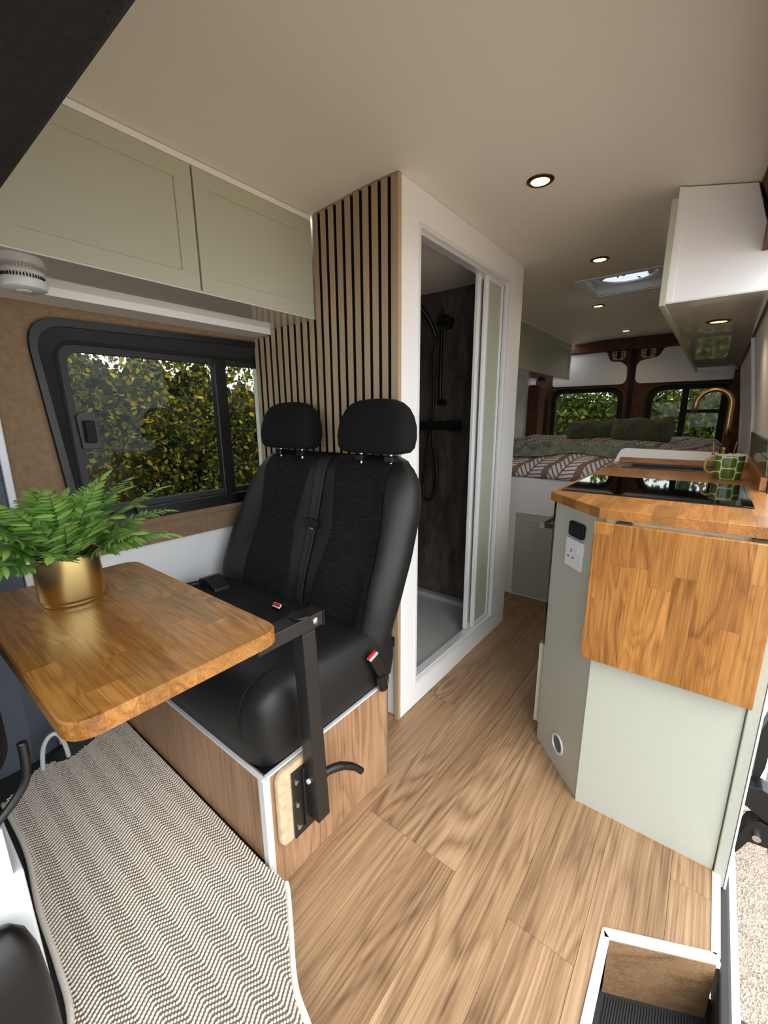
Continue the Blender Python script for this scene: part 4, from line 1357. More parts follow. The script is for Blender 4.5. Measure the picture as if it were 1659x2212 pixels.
def throw_pt(u, v):
    x = -1.10 + 0.85 * u
    yc = 2.74 + 0.22 * u
    w = 0.145 + 0.03 * math.sin(u * 9 + 1)
    y = yc + (v - 0.5) * 2 * w + 0.02 * math.sin(u * 14)
    s = (y - y0d - 0.16) * 1.95 / (y1d - y0d - 0.16) + 0.40 if y > y0d + 0.16 else 0.40
    vv = min(1, max(0, s / 2.35))
    base = dv_point((x - x0d) / (x1d - x0d), vv)[2]
    e = (1 - (2 * v - 1) ** 6) * (1 - (2 * u - 1) ** 10)
    return (x, y, base + 0.004 + e * (0.034 + 0.022 * hash2(u * 5, v * 4) + 0.020 * math.sin(u * 33 + v * 6) * math.sin(v * 9) + 0.010 * math.sin(u * 61 - v * 13)))


mb.sheet(throw_pt, 80, 26)
tw = build('throw_blanket', mb, MT['throw'], None, smooth='all')
tag(tw, 'rumpled grey green fleece throw laid across the foot of the bed', 'blanket')

# ================================================================== BENCH SEAT
sb = thing('bench_box', 'oak laminate box plinth with aluminium edging under the bench seat', 'seat base', (-1.14, 0.69, 0.0))
build('front_board', bx(-1.58, -0.720, 0.455, 0.470, 0.095, 0.336), MT['box_wood'], sb)
build('side_board', bx(-0.728, -0.713, 0.470, 0.918, 0.0, 0.336), MT['box_wood'], sb)
build('front_edging', bx(-1.58, -0.714, 0.4535, 0.464, 0.336, 0.3415), MT['alu_white'], sb, bevel=0.001, seg=1)
build('side_edging', bx(-0.7225, -0.7115, 0.4645, 0.920, 0.336, 0.3415), MT['alu_white'], sb, bevel=0.001, seg=1)
build('corner_edging', MB().prism([(-0.7295, 0.4535), (-0.7110, 0.4535), (-0.7110, 0.472), (-0.7145, 0.472), (-0.7145, 0.457), (-0.7295, 0.457)], 'z', 0.0, 0.336), MT['alu_white'], sb)
build('rear_edging', bx(-0.730, -0.7115, 0.918, 0.924, 0.0, 0.3415), MT['alu'], sb)
build('rear_board', bx(-1.58, -0.728, 0.900, 0.915, 0.0, 0.330), MT['box_wood'], sb)
build('inner_frame', MB().ring([(-1.57, 0.476), (-0.734, 0.476), (-0.734, 0.90), (-1.57, 0.90)], [(-1.50, 0.54), (-0.80, 0.54), (-0.80, 0.85), (-1.50, 0.85)], 'z', 0.300, 0.318), MT['alu'], sb)

bn = thing('travel_bench', 'black two-seat travel bench with headrests on the oak plinth', 'seat', (-1.14, 0.75, 0.34))
build('seat_frame', bx(-1.50, -0.80, 0.52, 0.93, 0.334, 0.372), MT['black_metal'], bn, bevel=0.004)
rows = []
for z, dx, f0, f1 in ((0.342, 0.010, 0.470, 0.975), (0.348, 0.002, 0.461, 0.99), (0.40, 0.0, 0.460, 1.0), (0.44, 0.0, 0.457, 1.0), (0.475, 0.0, 0.460, 1.0), (0.503, 0.005, 0.470, 1.0), (0.523, 0.014, 0.486, 0.995), (0.537, 0.030, 0.512, 0.985), (0.545, 0.060, 0.550, 0.96)):
    rows.append(superloop(-1.147, (f0 + f1) / 2, 0.430 - dx, (f1 - f0) / 2, z, 96, 13))
rows = [[(x, y, z - 0.035 * max(0, (y - 0.62)) / 0.36 * (1 if z > 0.42 else 0)) for x, y, z in r] for r in rows]
build('seat_cushion', MB().loft(rows), MT['leather'], bn, smooth='all')
ins = MB()
ins.sheet(lambda u, v: (-1.50 + 0.64 * u, 0.535 + 0.35 * v, 0.5465 - 0.035 * max(0, (0.535 + 0.35 * v - 0.62)) / 0.36 - 0.006 * (abs(2 * u - 1) ** 8 + abs(2 * v - 1) ** 8)), 16, 12)
build('seat_insert', ins, MT['fabric'], bn, smooth='all')
mb = MB().tube(catmull([(-0.795, 0.468, 0.365), (-0.795, 0.4585, 0.44), (-0.795, 0.463, 0.485), (-0.795, 0.485, 0.524), (-0.793, 0.535, 0.543), (-0.785, 0.62, 0.543), (-0.775, 0.75, 0.530)], 6), 0.0022, 6)
build('piping', mb, MT['fabric'], bn, smooth='all')


def lean(z):
    return 0.868 + (z - 0.45) * 0.335


def interp(tab, z):
    if z <= tab[0][0]:
        return tab[0][1]
    for (a, va), (b, vb) in zip(tab[:-1], tab[1:]):
        if a <= z <= b:
            t = (z - a) / (b - a)
            t = t * t * (3 - 2 * t) * 0.4 + t * 0.6
            return va + (vb - va) * t
    return tab[-1][1]


XR = [(0.36, -0.745), (0.42, -0.728), (0.50, -0.712), (0.60, -0.700), (0.72, -0.692), (0.85, -0.692), (0.93, -0.708), (0.98, -0.732), (1.01, -0.768), (1.028, -0.82)]
XL = [(0.36, -1.50), (0.42, -1.525), (0.48, -1.560), (0.56, -1.572), (0.70, -1.565), (0.85, -1.525), (0.93, -1.495), (0.98, -1.465), (1.01, -1.432), (1.028, -1.38)]


def seat_front(x, z):
    """y of the padded front face"""
    y = lean(z)
    xl, xr = interp(XL, z), interp(XR, z)
    for e in (xl, xr):
        d = abs(x - e)
        y -= 0.030 * math.exp(-((d - 0.055) / 0.05) ** 2) * min(1, (1.03 - z) / 0.12)
    y += 0.016 * math.exp(-((x + 1.095) / 0.035) ** 2)
    y -= 0.012 * math.exp(-((z - 0.60) / 0.10) ** 2)
    return y


rows = []
zl = [0.385, 0.40, 0.43] + list(np.linspace(0.47, 0.95, 19)) + [0.97, 0.985, 1.0, 1.010, 1.018, 1.024]
for k, z in enumerate(zl):
    xl, xr = interp(XL, z), interp(XR, z)
    cx, hx = (xl + xr) / 2, (xr - xl) / 2
    sh_ = max(0, (z - 0.95) / 0.074) ** 2 * 0.030 + max(0, (0.43 - z) / 0.045) * 0.02
    yr = min(lean(z) + 0.105, 1.132)
    loop = []
    nf = 44
    for i in range(nf + 1):
        s = -1 + 2 * i / nf
        t = math.copysign(1 - (1 - abs(s)) ** 1.5, s)
        x = cx + hx * t
        u = abs(t)
        rnd = 1 - (max(0.0, 1 - u ** 9)) ** (1 / 3.5)
        yf = seat_front(x, z) + sh_
        ym = (yf + yr) / 2 + 0.01
        loop.append((x, yf + (ym - yf) * rnd, z))
    for i in range(1, 20):
        s = 1 - 2 * i / 20
        t = math.copysign(1 - (1 - abs(s)) ** 1.5, s)
        x = cx + hx * t
        u = abs(t)
        rnd = 1 - (max(0.0, 1 - u ** 9)) ** (1 / 3.5)
        yf = seat_front(x, z) + sh_
        ym = (yf + yr) / 2 + 0.01
        loop.append((x, yr - sh_ + (ym - yr) * rnd, z))
    rows.append(loop)
build('backrest', MB().loft(rows), MT['leather'], bn, smooth='all')


def insert(tab_l, tab_r, z0, z1):
    mb = MB()

    def f(u, v):
        z = z0 + (z1 - z0) * v
        x = interp(tab_l, z) * (1 - u) + interp(tab_r, z) * u
        e = max(abs(2 * u - 1), abs(2 * v - 1))
        tuck = max(0, (e - 0.94) / 0.06) ** 2 * 0.0035
        top = max(0, (z - 0.95) / 0.074) ** 2 * 0.030
        return (x, seat_front(x, z) + top - 0.0035 + tuck, z)
    mb.sheet(f, 18, 18)
    return build('back_insert', mb, MT['fabric'], bn, smooth='all')


ll, lr = [(0.43, -1.415), (0.61, -1.405), (0.77, -1.391), (1.0, -1.40)], [(0.43, -1.125), (0.61, -1.15), (0.77, -1.18), (1.0, -1.155)]
rl_, rr_ = [(0.43, -1.045), (0.61, -1.02), (0.77, -0.992), (1.0, -1.035)], [(0.43, -0.765), (0.61, -0.765), (0.77, -0.770), (1.0, -0.795)]
insert(ll, lr, 0.440, 0.766); insert(ll, lr, 0.767, 1.008)
insert(rl_, rr_, 0.440, 0.770); insert(rl_, rr_, 0.771, 1.008)


def headrest(cx, cy, side):
    rows = []
    for z, hx, hy in ((1.036, 0.105, 0.030), (1.040, 0.128, 0.044), (1.055, 0.141, 0.052), (1.085, 0.145, 0.056), (1.12, 0.142, 0.055), (1.15, 0.132, 0.051), (1.175, 0.116, 0.045), (1.192, 0.094, 0.037), (1.202, 0.066, 0.026), (1.206, 0.03, 0.012)):
        rows.append(superloop(cx, cy + (z - 1.04) * 0.10, hx, hy, z, 48, 3.6))
    h = build('headrest', MB().loft(rows), MT['headrest'], bn, smooth='all')
    for s in (-1, 1):
        build('headrest_post', MB().tube([(cx + s * 0.062, cy + 0.005, 0.985), (cx + s * 0.062, cy + 0.005, 1.05)], 0.006, 10), MT['steel'], h, smooth=True)
        build('post_guide', bx(cx + s * 0.062 - 0.017, cx + s * 0.062 + 0.017, cy - 0.012, cy + 0.022, 1.008, 1.0285), MT['black_plastic'], h, bevel=0.003)


headrest(-1.285, 1.062, -1)
headrest(-0.866, 1.062, 1)

# seat belt, buckles, hinge bolt
mb = MB()


def strap(u, v):
    z = 1.014 - 0.60 * v
    x = -1.112 + 0.036 * v + (u - 0.5) * 0.046
    top = max(0, (z - 0.95) / 0.074) ** 2 * 0.030
    return (x, seat_front(x, z) - 0.006 + top, z)


mb.sheet(strap, 4, 40)
bl = build('seat_belt', mb, MT['belt'], bn, smooth='all')
sm = bl.modifiers.new('thickness', 'SOLIDIFY'); sm.thickness = 0.002
zt = 0.778
yt = seat_front(-1.10, zt) - 0.012
build('belt_tongue', MB().prism(rpoly([(-1.134, zt), (-1.134, zt + 0.022), (-1.060, zt + 0.020), (-1.058, zt - 0.004), (-1.078, zt - 0.012), (-1.118, zt - 0.012)], 0.006, 3), 'y', yt - 0.006, yt + 0.004), MT['black_plastic'], bl, bevel=0.002)
build('tongue_plate', MB().ring([(-1.114, zt - 0.010), (-1.088, zt - 0.010), (-1.090, zt - 0.052), (-1.114, zt - 0.052)], [(-1.107, zt - 0.016), (-1.095, zt - 0.016), (-1.096, zt - 0.044), (-1.108, zt - 0.044)], 'y', yt - 0.001, yt + 0.001), MT['steel'], bl)


def buckle(c, d, up_, w=0.030):
    """buckle body along direction d with a red button on its end"""
    d = Vector(d).normalized(); s = d.cross(Vector(up_)).normalized(); n = s.cross(d).normalized()
    c = Vector(c)

    def B(l0, l1, ws, t):
        mb = MB()
        vs = []
        for l in (l0, l1):
            for a, b in ((-1, -1), (1, -1), (1, 1), (-1, 1)):
                vs.append(tuple(c + d * l + s * a * ws / 2 + n * b * t / 2))
        mb.add(vs, [(3, 2, 1, 0), (4, 5, 6, 7), (0, 1, 5, 4), (1, 2, 6, 5), (2, 3, 7, 6), (3, 0, 4, 7)])
        return mb
    o = build('buckle', B(-0.10, 0.0, w, 0.018), MT['black_plastic'], bn, bevel=0.004)
    build('buckle_clip', B(-0.004, 0.004, w * 0.92, 0.015), MT['white_metal'], o, bevel=0.001, seg=1)
    build('red_button', B(0.001, 0.010, w * 0.86, 0.009), MT['red'], o, bevel=0.002)


buckle((-1.062, 0.786, 0.548), (0.30, -0.45, 0.75), (0.3, -1, 0.0))
buckle((-0.700, 0.838, 0.474), (-0.05, -0.45, 0.85), (1, -0.3, 0.2), 0.036)
build('buckle_stalk', MB().tube([(-0.698, 0.868, 0.40), (-0.700, 0.885, 0.345)], 0.016, 12), MT['black_plastic'], bn, smooth=True)
mb = MB().tube([(-0.735, 0.893, 0.362), (-0.700, 0.893, 0.362)], 0.022, 16)
hh = build('hinge', mb, MT['black_metal'], bn, smooth=True)
build('bolt', MB().tube([(-0.7, 0.893, 0.362), (-0.697, 0.893, 0.362), (-0.6965, 0.893, 0.362), (-0.688, 0.893, 0.362)], [0.0115, 0.0115, 0.0075, 0.0075], 6), MT['steel'], hh)
bt = build('buckle', MB().prism(rpoly([(-1.475, 0.515), (-1.47, 0.56), (-1.42, 0.575), (-1.36, 0.545), (-1.35, 0.52), (-1.40, 0.52)], 0.012, 4), 'y', 0.74, 0.80), MT['black_plastic'], bn, bevel=0.006)

# ================================================================== TABLE
tb = thing('swing_table', 'oak table with rounded corners on a black swivel leg fixed to the bench base', 'table', (-0.665, 0.56, 0.10))
th = rpoly([(-1.268, 0.112), (-0.612, 0.112), (-0.612, 0.462), (-1.268, 0.462)], 0.045, 8)
staves(tb, th, 'z', 0.7275, 0.755, 0, 0.0442, (0.10, 0.30), MT['oak_x'], seed=21, ease=0.003)
top = Vector((-0.665, 0.557, 0.690)); bot = Vector((-0.665, 0.577, 0.172))
mb = MB()
vs = []
for c in (bot, top):
    for a, b in ((-1, -1), (1, -1), (1, 1), (-1, 1)):
        vs.append((c.x + a * 0.0195, c.y + b * 0.0195, c.z))
mb.add(vs, [(3, 2, 1, 0), (4, 5, 6, 7), (0, 1, 5, 4), (1, 2, 6, 5), (2, 3, 7, 6), (3, 0, 4, 7)])
lg = build('leg', mb, MT['black_metal'], tb, bevel=0.0025)
build('leg_cap', bx(-0.684, -0.646, 0.5385, 0.5755, 0.6905, 0.694), MT['black_plastic'], lg, bevel=0.001)
ar = build('swivel_arm', bx(-0.686, -0.644, 0.425, 0.598, 0.6945, 0.727), MT['black_metal'], tb, bevel=0.002)
build('arm_cap', bx(-0.688, -0.642, 0.5985, 0.602, 0.692, 0.7285), MT['black_plastic'], ar, bevel=0.001)
build('knob', MB().lathe([(0.001, 0), (0.020, 0), (0.023, 0.002), (0.021, 0.0045), (0.001, 0.005)], (-0.665, 0.548, 0.7272), 24), MT['black_plastic'], ar, smooth=True)
build('bolt', MB().tube([(-0.6445, 0.575, 0.712), (-0.6415, 0.575, 0.712), (-0.6395, 0.575, 0.712)], [0.0088, 0.008, 0.004], 20), MT['steel'], ar, smooth=True)
build('mounting_pad', MB().prism(rpoly([(0.482, 0.128), (0.588, 0.128), (0.588, 0.338), (0.482, 0.338)], 0.026, 6), 'x', -0.7125, -0.694), MT['pad'], tb, bevel=0.006, seg=3, smooth=True)
bp_ = build('wall_bracket', bx(-0.6935, -0.687, 0.518, 0.592, 0.133, 0.322), MT['black_metal'], tb, bevel=0.001)
build('bracket_channel', bx(-0.687, -0.680, 0.546, 0.592, 0.150, 0.322), MT['black_metal'], bp_, bevel=0.002)
for (y, z) in ((0.530, 0.292), (0.530, 0.226), (0.530, 0.160)):
    build('screw', MB().tube([(-0.6868, y, z), (-0.6840, y, z), (-0.6832, y, z)], [0.0068, 0.0062, 0.003], 16), MT['steel'], bp_, smooth=True)
build('clamp_pin', MB().tube([(-0.668, 0.556, 0.290), (-0.668, 0.548, 0.290)], 0.006, 12), MT['white_metal'], tb, smooth=True)
hd = build('clamp_lever', MB().tube(catmull([(-0.662, 0.600, 0.282), (-0.655, 0.622, 0.281), (-0.648, 0.650, 0.271), (-0.640, 0.682, 0.248), (-0.634, 0.704, 0.222)], 6), [0.011] * 6 + [0.0112] * 6 + [0.010] * 6 + [0.009] * 7, 12), MT['black_plastic'], tb, smooth=True)
build('lever_boss', MB().tube([(-0.664, 0.588, 0.278), (-0.664, 0.606, 0.282)], [0.015, 0.012], 16), MT['black_plastic'], hd, smooth=True)

# ================================================================== FERN
PC = Vector((-1.095, 0.262, 0.755))
pf_ = thing('potted_fern', 'lush green fern in a satin gold pot on the oak table', 'plant', PC)
build('pot', MB().lathe([(0.001, 0.0005), (0.056, 0.0005), (0.0575, 0.003), (0.0575, 0.0075), (0.0600, 0.010), (0.0618, 0.016), (0.0618, 0.1085), (0.0605, 0.1095), (0.0595, 0.1085), (0.0595, 0.02), (0.001, 0.02)], PC, 64), MT['gold'], pf_, smooth=True)
build('soil', MB().lathe([(0.001, 0.094), (0.040, 0.093), (0.0593, 0.088)], PC, 24), MT['soil'], pf_, smooth=True)
FR = random.Random(12)


def leaflet(mb, base, d, nrm_, L, w, curl):
    """serrated pinna: spine of 5 stations folded a little along the midrib"""
    s = d.cross(nrm_).normalized()
    n = nrm_.normalized()
    st = [(0.0, 0.30), (0.22, 0.95), (0.30, 0.80), (0.48, 1.0), (0.56, 0.82), (0.74, 0.70), (0.80, 0.50), (1.0, 0.0)]
    vs = []
    for t, k in st:
        c = base + d * (L * t) - n * (curl * L * t * t)
        vs.append(tuple(c))
        vs.append(tuple(c + s * w * k * 0.5 - n * w * 0.18 * k))
        vs.append(tuple(c - s * w * k * 0.5 - n * w * 0.18 * k))
    fs = []
    for i in range(len(st) - 1):
        a, b = i * 3, i * 3 + 3
        fs += [(a, b, b + 1, a + 1), (a + 2, b + 2, b, a)]
    mb.add(vs, fs)


def frond(az, L, rise, droop, start_r, roll_):
    h = Vector((math.cos(az), math.sin(az), 0))
    b0 = PC + Vector((0, 0, 0.092)) + h * start_r
    P = []
    n = 18
    ang = rise
    p = b0.copy()
    for i in range(n):
        P.append(p.copy())
        p = p + (h * math.cos(ang) + Vector((0, 0, 1)) * math.sin(ang)) * (L / (n - 1))
        ang -= droop / (n - 1)
    side = h.cross(Vector((0, 0, 1)))
    side = (side * math.cos(roll_) + Vector((0, 0, 1)) * math.sin(roll_)).normalized()
    mb = MB()
    for i in range(3, n):
        t = i / (n - 1)
        tan = (P[i] - P[i - 1]).normalized()
        up_ = side.cross(tan).normalized()
        if up_.z < 0:
            up_ = -up_
        wl_ = 0.052 * (0.35 + 0.65 * math.sin(PI * min(1, (t * 0.92 + 0.06)) ** 0.8)) * (L / 0.22) ** 0.5
        for s in (-1, 1):
            for q in ((0.0,) if i == n - 1 or t > 0.75 else (0.0, 0.5)) if t < 0.35 else (0.0,):
                bp2 = P[i] + (P[min(i + 1, n - 1)] - P[i]) * q
                d = (side * s * 1.0 + tan * (0.30 + 0.45 * t) + up_ * 0.18).normalized()
                leaflet(mb, bp2, d, up_, wl_ * FR.uniform(0.88, 1.08), wl_ * 0.22 + 0.002, FR.uniform(0.15, 0.45))
    leaflet(mb, P[-1], (P[-1] - P[-2]).normalized(), up_, 0.040, 0.016, 0.3)
    f = build('frond', mb, MT['fern'], pf_, smooth='all', recalc=False)
    build('frond_stem', MB().tube(P, [0.0016 - 0.0010 * i / n for i in range(n)], 6), MT['fern_stem'], f, smooth='all')


cam_az = math.atan2(-PC.y, -PC.x)
specs = []
for k in range(11):
    specs.append((2 * PI * k / 11 + 0.2, FR.uniform(0.185, 0.23), FR.uniform(0.62, 0.85), FR.uniform(0.55, 0.95), 0.035))
for k in range(9):
    specs.append((2 * PI * k / 9 + 0.5, FR.uniform(0.19, 0.235), FR.uniform(0.95, 1.15), FR.uniform(0.5, 0.9), 0.022))
for k in range(8):
    specs.append((2 * PI * k / 8 + 0.1, FR.uniform(0.17, 0.215), FR.uniform(1.2, 1.4), FR.uniform(0.5, 1.0), 0.012))
for k in range(7):
    specs.append((2 * PI * k / 7 + 0.65, FR.uniform(0.14, 0.19), FR.uniform(0.38, 0.5), FR.uniform(0.5, 0.75), 0.045))
for az, L, rise, droop, sr in specs:
    dcam = abs((az - cam_az + PI) % (2 * PI) - PI)
    if dcam < 0.9:
        rise += 0.30; L *= 0.88
    frond(az + FR.uniform(-0.2, 0.2), L, rise, droop, sr, FR.uniform(-0.5, 0.5))

# ================================================================== RUG
rp = [(-0.735, 0.447), (-0.648, 0.452), (-0.628, 0.441), (-0.575, 0.404), (-0.492, 0.346), (-0.415, 0.318), (-0.30, 0.26), (-0.30, 0.0), (-0.60, 0.0), (-0.76, 0.066), (-0.886, 0.080), (-1.036, 0.086), (-1.224, 0.104), (-1.437, 0.100), (-1.52, 0.205), (-1.478, 0.270), (-1.56, 0.445)]
rug = build('rug', MB().prism(rp, 'z', 0.0945, 0.1010), MT['rug_base'], None)
tag(rug, 'cream and taupe herringbone woven rug on the raised cab floor', 'rug')


def inside(x, y, poly):
    c = False
    for i in range(len(poly)):
        (x1, y1), (x2, y2) = poly[i - 1], poly[i]
        if (y1 > y) != (y2 > y) and x < (x2 - x1) * (y - y1) / (y2 - y1) + x1:
            c = not c
    return c


dirx = Vector((1, 0, 0)); diry = Vector((0, 1, 0))
bob = MB()
colw = 0.0285
o_ = Vector((-1.65, 0.0, 0))
ring_a = [(math.cos(2 * PI * k / 6), math.sin(2 * PI * k / 6)) for k in range(6)]
RR = random.Random(5)
pitch_r = 0.0096
for ci in range(-5, 21):
    for rj in range(-10, 170):
        for bi in range(6):
            # ribs run diagonally inside each column and swap direction from column to column
            fy = (bi + 0.5) / 6
            yy = ci * colw + fy * colw
            slope = 0.0165 if ci % 2 == 0 else -0.0165
            xx = rj * pitch_r + slope * (fy - 0.5)
            p = o_ + dirx * xx + diry * yy
            if p.x > -0.25 or not inside(p.x, p.y, rp):
                continue
            rd = Vector((-0.46, 0.89, 0)) if ci % 2 else Vector((-0.36, 0.93, 0))
            sd = Vector((-rd.y, rd.x, 0))
            a, b, hgt = (0.0040, 0.00300, 0.0042) if ci % 2 else (0.0030, 0.0026, 0.0038)
            z0 = 0.1005
            base = len(bob.v)
            jz = RR.uniform(-0.0004, 0.0004)
            for (s, zz) in ((1.0, z0), (0.72, z0 + hgt * 0.72 + jz)):
                for c, sn in ring_a:
                    q = p + rd * (a * s * c) + sd * (b * s * sn)
                    bob.v.append((q.x, q.y, zz))
            bob.v.append((p.x, p.y, z0 + hgt + jz))
            for k in range(6):
                k2 = (k + 1) % 6
                bob.f.append((base + k, base + k2, base + 6 + k2, base + 6 + k))
                bob.f.append((base + 6 + k, base + 6 + k2, base + 12))
wv = build('woven_pile', bob, MT['rug'], rug, smooth='all', recalc=False)
wv['kind'] = 'stuff'
bpth = [(x, y, 0.101) for x, y in (rp[1], rp[2], rp[3], rp[4], rp[5], rp[6])]
build('hem', MB().tube(catmull(bpth, 6), 0.006, 8), MT['rug'], rug, smooth='all')
bpth = [(x, y, 0.101) for x, y in (rp[8], rp[9], rp[10], rp[11], rp[12], rp[13])]
build('hem', MB().tube(catmull(bpth, 6), 0.006, 8), MT['rug'], rug, smooth='all')

# ================================================================== CAB SEAT (edge of the view)
cs = thing('cab_seat', 'black cab seat with a white metal pedestal at the left edge', 'seat', (-1.0, -0.15, 0.1))
build('seat_cushion', MB().loft([superloop(-1.02, -0.14, 0.285 - d, 0.225 - d, z, 48, 5) for z, d in ((0.59, 0.05), (0.60, 0.02), (0.64, 0.0), (0.72, 0.0), (0.79, 0.005), (0.83, 0.02), (0.85, 0.06))]), MT['fabric'], cs, smooth='all')
build('side_trim', MB().loft([superloop(-0.90, -0.17, 0.19 - d, 0.205 - d, z, 40, 5) for z, d in ((0.50, 0.01), (0.52, 0.0), (0.59, 0.0), (0.60, 0.02))]), MT['black_matt'], cs, smooth=True)
build('pedestal', bx(-1.22, -0.745, -0.40, 0.056, 0.10, 0.482), MT['white_metal'], cs, bevel=0.004)
build('runner', bx(-1.20, -0.752, -0.40, 0.040, 0.482, 0.565), MT['black_metal'], cs, bevel=0.003)
build('runner_rail', bx(-0.7515, -0.745, -0.40, 0.0445, 0.482, 0.568), MT['white_metal'], cs, bevel=0.001)
build('lever', MB().tube(catmull([(-0.725, 0.083, 0.70), (-0.722, 0.082, 0.67), (-0.720, 0.076, 0.640), (-0.718, 0.055, 0.615), (-0.715, 0.025, 0.595)], 6), 0.006, 10), MT['black_plastic'], cs, smooth='all')
build('knob', MB().loft([superloop(-0.70, -0.045, 0.045 - d, 0.098 - d, z, 36, 3) for z, d in ((0.12, 0.0), (0.30, 0.0), (0.38, 0.004), (0.42, 0.012), (0.445, 0.025), (0.455, 0.04))]), MT['black_plastic'], cs, smooth='all')

# white bent bracket standing on the cab floor under the table
bk = build('belt_anchor', MB().tube(catmull([(-1.49, 0.203, 0.10), (-1.49, 0.209, 0.150), (-1.49, 0.218, 0.183), (-1.49, 0.236, 0.203), (-1.49, 0.254, 0.195), (-1.492, 0.266, 0.15), (-1.492, 0.270, 0.10)], 4), 0.0065, 8), MT['white_metal'], None, smooth='all')
tag(bk, 'white bent metal bracket on the cab floor below the table corner', 'bracket')

# ================================================================== OUTSIDE
gd = struct('ground', bx(-14, 14, -8, 22, -0.56, -0.50), MT['gravel'])


def leaf_cloud(name, pts, sizes, m, R, parent=None, flat=0.4):
    """one mesh of small folded leaves"""
    n = len(pts)
    d = R.normal(size=(n, 3)); d[:, 2] -= 0.3
    d /= np.linalg.norm(d, axis=1)[:, None]
    q = R.normal(size=(n, 3))
    s = np.cross(d, q); s /= np.linalg.norm(s, axis=1)[:, None]
    nn = np.cross(s, d)
    L = sizes[:, None]
    sh_ = [(0, 0, 0), (0.35, 0.30, 0.06), (0.70, 0.22, 0.05), (1, 0, -0.05), (0.70, -0.22, 0.05), (0.35, -0.30, 0.06)]
    V = np.stack([pts + L * (a * d + b * s + c * nn) for a, b, c in sh_], axis=1).reshape(-1, 3)
    base = np.arange(n)[:, None] * 6
    F = np.concatenate([base + np.array([[0, 3, 2, 1]]), base + np.array([[0, 5, 4, 3]])])
    me = bpy.data.meshes.new(name)
    me.vertices.add(len(V)); me.vertices.foreach_set('co', V.ravel())
    me.loops.add(F.size); me.loops.foreach_set('vertex_index', F.ravel().astype(np.int32))
    me.polygons.add(len(F)); me.polygons.foreach_set('loop_start', np.arange(0, F.size, 4, dtype=np.int32))
    me.update(calc_edges=True); me.validate()
    me.materials.append(m)
    o = bpy.data.objects.new(name, me); COL.objects.link(o)
    if parent is not None:
        o.parent = parent
        o.location = -world_loc(parent)
    return o


# hedge beside the left window
hd_ = thing('hedge', 'autumn hedge of yellow and green leaves outside the side window', 'hedge', (-2.7, 1.3, -0.5))
n = 60000
P_ = np.column_stack([-2.25 - np.abs(rng.normal(0, 0.20, n)), rng.uniform(-0.6, 3.6, n), rng.uniform(-0.5, 1.85, n)])
topz = 1.74 + 0.06 * np.sin(P_[:, 1] * 4.1) + 0.05 * np.sin(P_[:, 1] * 11) - 0.55 * np.clip(P_[:, 1] - 1.45, 0, 0.6)
keep = (P_[:, 2] < topz) | (rng.random(n) < 0.25)
P_ = P_[keep]
o = leaf_cloud('foliage', P_, rng.uniform(0.020, 0.040, len(P_)), MT['hedge'], rng, hd_); o['kind'] = 'stuff'
n = 420
P_ = np.column_stack([-2.18 - np.abs(rng.normal(0, 0.12, n)), rng.uniform(-0.2, 3.0, n), rng.uniform(0.2, 1.35, n)])
o = leaf_cloud('bramble_leaves', P_, rng.uniform(0.055, 0.085, len(P_)), MT['tree_leaf'], rng, hd_); o['kind'] = 'stuff'
mb = MB()
for k in range(150):
    y, z = rng.uniform(-0.4, 3.4), rng.uniform(-0.4, 1.0)
    x = -2.35 - rng.random() * 0.35
    p = [Vector((x, y, z))]
    dv_ = Vector((rng.normal(0, 0.15), rng.normal(0, 0.6), 1)).normalized()
    for i in range(5):
        dv_ = (dv_ + Vector((rng.normal(0, 0.15), rng.normal(0, 0.35), 0.05))).normalized()
        p.append(p[-1] + dv_ * 0.14)
    mb.tube(p, [0.005, 0.0045, 0.004, 0.003, 0.0025, 0.0015], 5)
o = build('twig', mb, MT['twig'], hd_, recalc=False); o['kind'] = 'stuff'
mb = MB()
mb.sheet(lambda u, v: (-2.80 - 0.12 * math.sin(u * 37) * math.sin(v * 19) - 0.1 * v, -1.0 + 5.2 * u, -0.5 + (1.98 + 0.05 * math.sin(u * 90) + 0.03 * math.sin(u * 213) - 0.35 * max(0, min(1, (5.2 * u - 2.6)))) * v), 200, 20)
build('inner_shade', mb, MT['deep_shade'], hd_, smooth='all')

# hedge behind the van
hr = thing('hedge', 'dense green hedge outside the rear door windows', 'hedge', (-0.7, 7.4, -0.5))
n = 34000
P_ = np.column_stack([rng.uniform(-4.2, 2.6, n), 6.9 + np.abs(rng.normal(0, 0.30, n)), rng.uniform(-0.5, 1.68, n)])
topz = 1.57 + 0.05 * np.sin(P_[:, 0] * 3.3) + 0.05 * np.sin(P_[:, 0] * 9)
keep = (P_[:, 2] < topz) | (rng.random(n) < 0.2)
P_ = P_[keep]
o = leaf_cloud('foliage', P_, rng.uniform(0.05, 0.10, len(P_)), MT['hedge_far'], rng, hr); o['kind'] = 'stuff'
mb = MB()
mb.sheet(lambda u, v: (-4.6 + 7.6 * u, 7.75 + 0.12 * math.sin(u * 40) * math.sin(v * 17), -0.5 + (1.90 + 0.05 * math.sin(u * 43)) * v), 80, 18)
build('inner_shade', mb, MT['deep_shade'], hr, smooth='all')

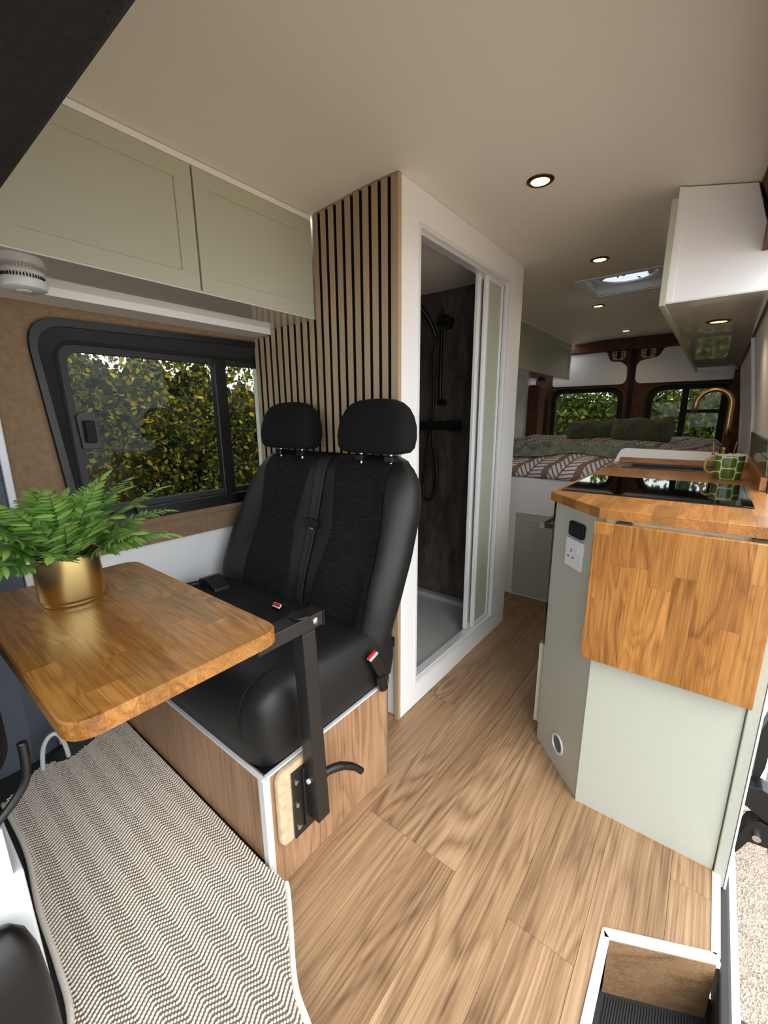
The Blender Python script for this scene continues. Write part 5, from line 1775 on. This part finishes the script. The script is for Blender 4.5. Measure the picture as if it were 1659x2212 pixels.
# trees beyond the rear hedge
for k, (tx, ty, hgt, lab) in enumerate(((-3.4, 10.5, 6.5, 'dark tree behind the rear hedge, furthest left'), (-0.35, 9.6, 6.8, 'slim dark tree behind the rear hedge, straight behind the tap'), (2.6, 10.8, 6.2, 'dark tree behind the rear hedge, furthest right'))):
    t = thing('tree', lab, 'tree', (tx, ty, -0.5), 'trees beyond the rear hedge')
    path = [(tx, ty, -0.5), (tx + 0.05, ty, 1.0), (tx - 0.04, ty + 0.1, 2.6), (tx + 0.05, ty, 4.2), (tx, ty, hgt * 0.9)]
    build('trunk', MB().tube(catmull(path, 5), [0.16 - 0.006 * i for i in range(21)], 10), MT['bark'], t, smooth='all')
    nb = 2200
    cc = rng.normal(size=(nb, 3)) * np.array([0.5, 0.5, 1.3]) + np.array([tx, ty, hgt * 0.62])
    cc = cc[cc[:, 2] > 1.7]
    o = leaf_cloud('crown', cc, rng.uniform(0.08, 0.16, len(cc)), MT['tree_leaf'], rng, t); o['kind'] = 'stuff'

# grass verge on the far side of the gravel
ng = 5200
gx = 0.37 + np.abs(rng.normal(0, 0.5, ng)); gy = rng.uniform(0.6, 6.5, ng)
mb = MB()
for x, y in zip(gx, gy):
    a = rng.uniform(0, 2 * PI); h = rng.uniform(0.03, 0.08); w = 0.0035
    c, s = math.cos(a), math.sin(a)
    mb.add([(x - w * c, y - w * s, -0.501), (x + w * c, y + w * s, -0.501), (x + 0.02 * s, y - 0.02 * c, -0.5 + h)], [(0, 1, 2)])
gr = build('grass', mb, MT['hedge_far'], None, recalc=False)
gr['kind'] = 'stuff'
tag(gr, 'green grass verge beside the gravel outside the door', 'grass')

# opened sliding door behind the jamb, with its black roller arms
sd = thing('sliding_door', 'white sliding door pushed open with black roller arms beside the kitchen end', 'door', (0.34, 2.4, -0.2))
build('door_skin', MB().prism(rpoly([(1.86, -0.22), (3.05, -0.22), (3.05, 1.62), (1.86, 1.62)], 0.06, 5), 'x', 0.325, 0.365), MT['white_metal'], sd, bevel=0.006)
build('door_seal', MB().prism(rpoly([(0.250, -0.06), (0.247, 0.13), (0.262, 0.20), (0.280, 0.20), (0.276, 0.0), (0.266, -0.06)], 0.006, 3), 'y', 1.70, 1.741), MT['black_plastic'], sd, bevel=0.004)
build('roller_arm', MB().prism(rpoly([(0.222, -0.068), (0.275, -0.055), (0.345, -0.085), (0.345, -0.185), (0.290, -0.165), (0.236, -0.135)], 0.008, 3), 'y', 1.66, 1.72), MT['black_plastic'], sd, bevel=0.005)
build('roller_arm', MB().prism(rpoly([(0.226, -0.352), (0.236, -0.28), (0.256, -0.206), (0.285, -0.178), (0.345, -0.19), (0.345, -0.262), (0.270, -0.272), (0.246, -0.335)], 0.008, 3), 'y', 1.66, 1.72), MT['black_plastic'], sd, bevel=0.005)
build('arm_roller', MB().tube([(0.285, 1.645, -0.235), (0.285, 1.66, -0.235)], 0.012, 14), MT['steel'], sd, smooth=True)
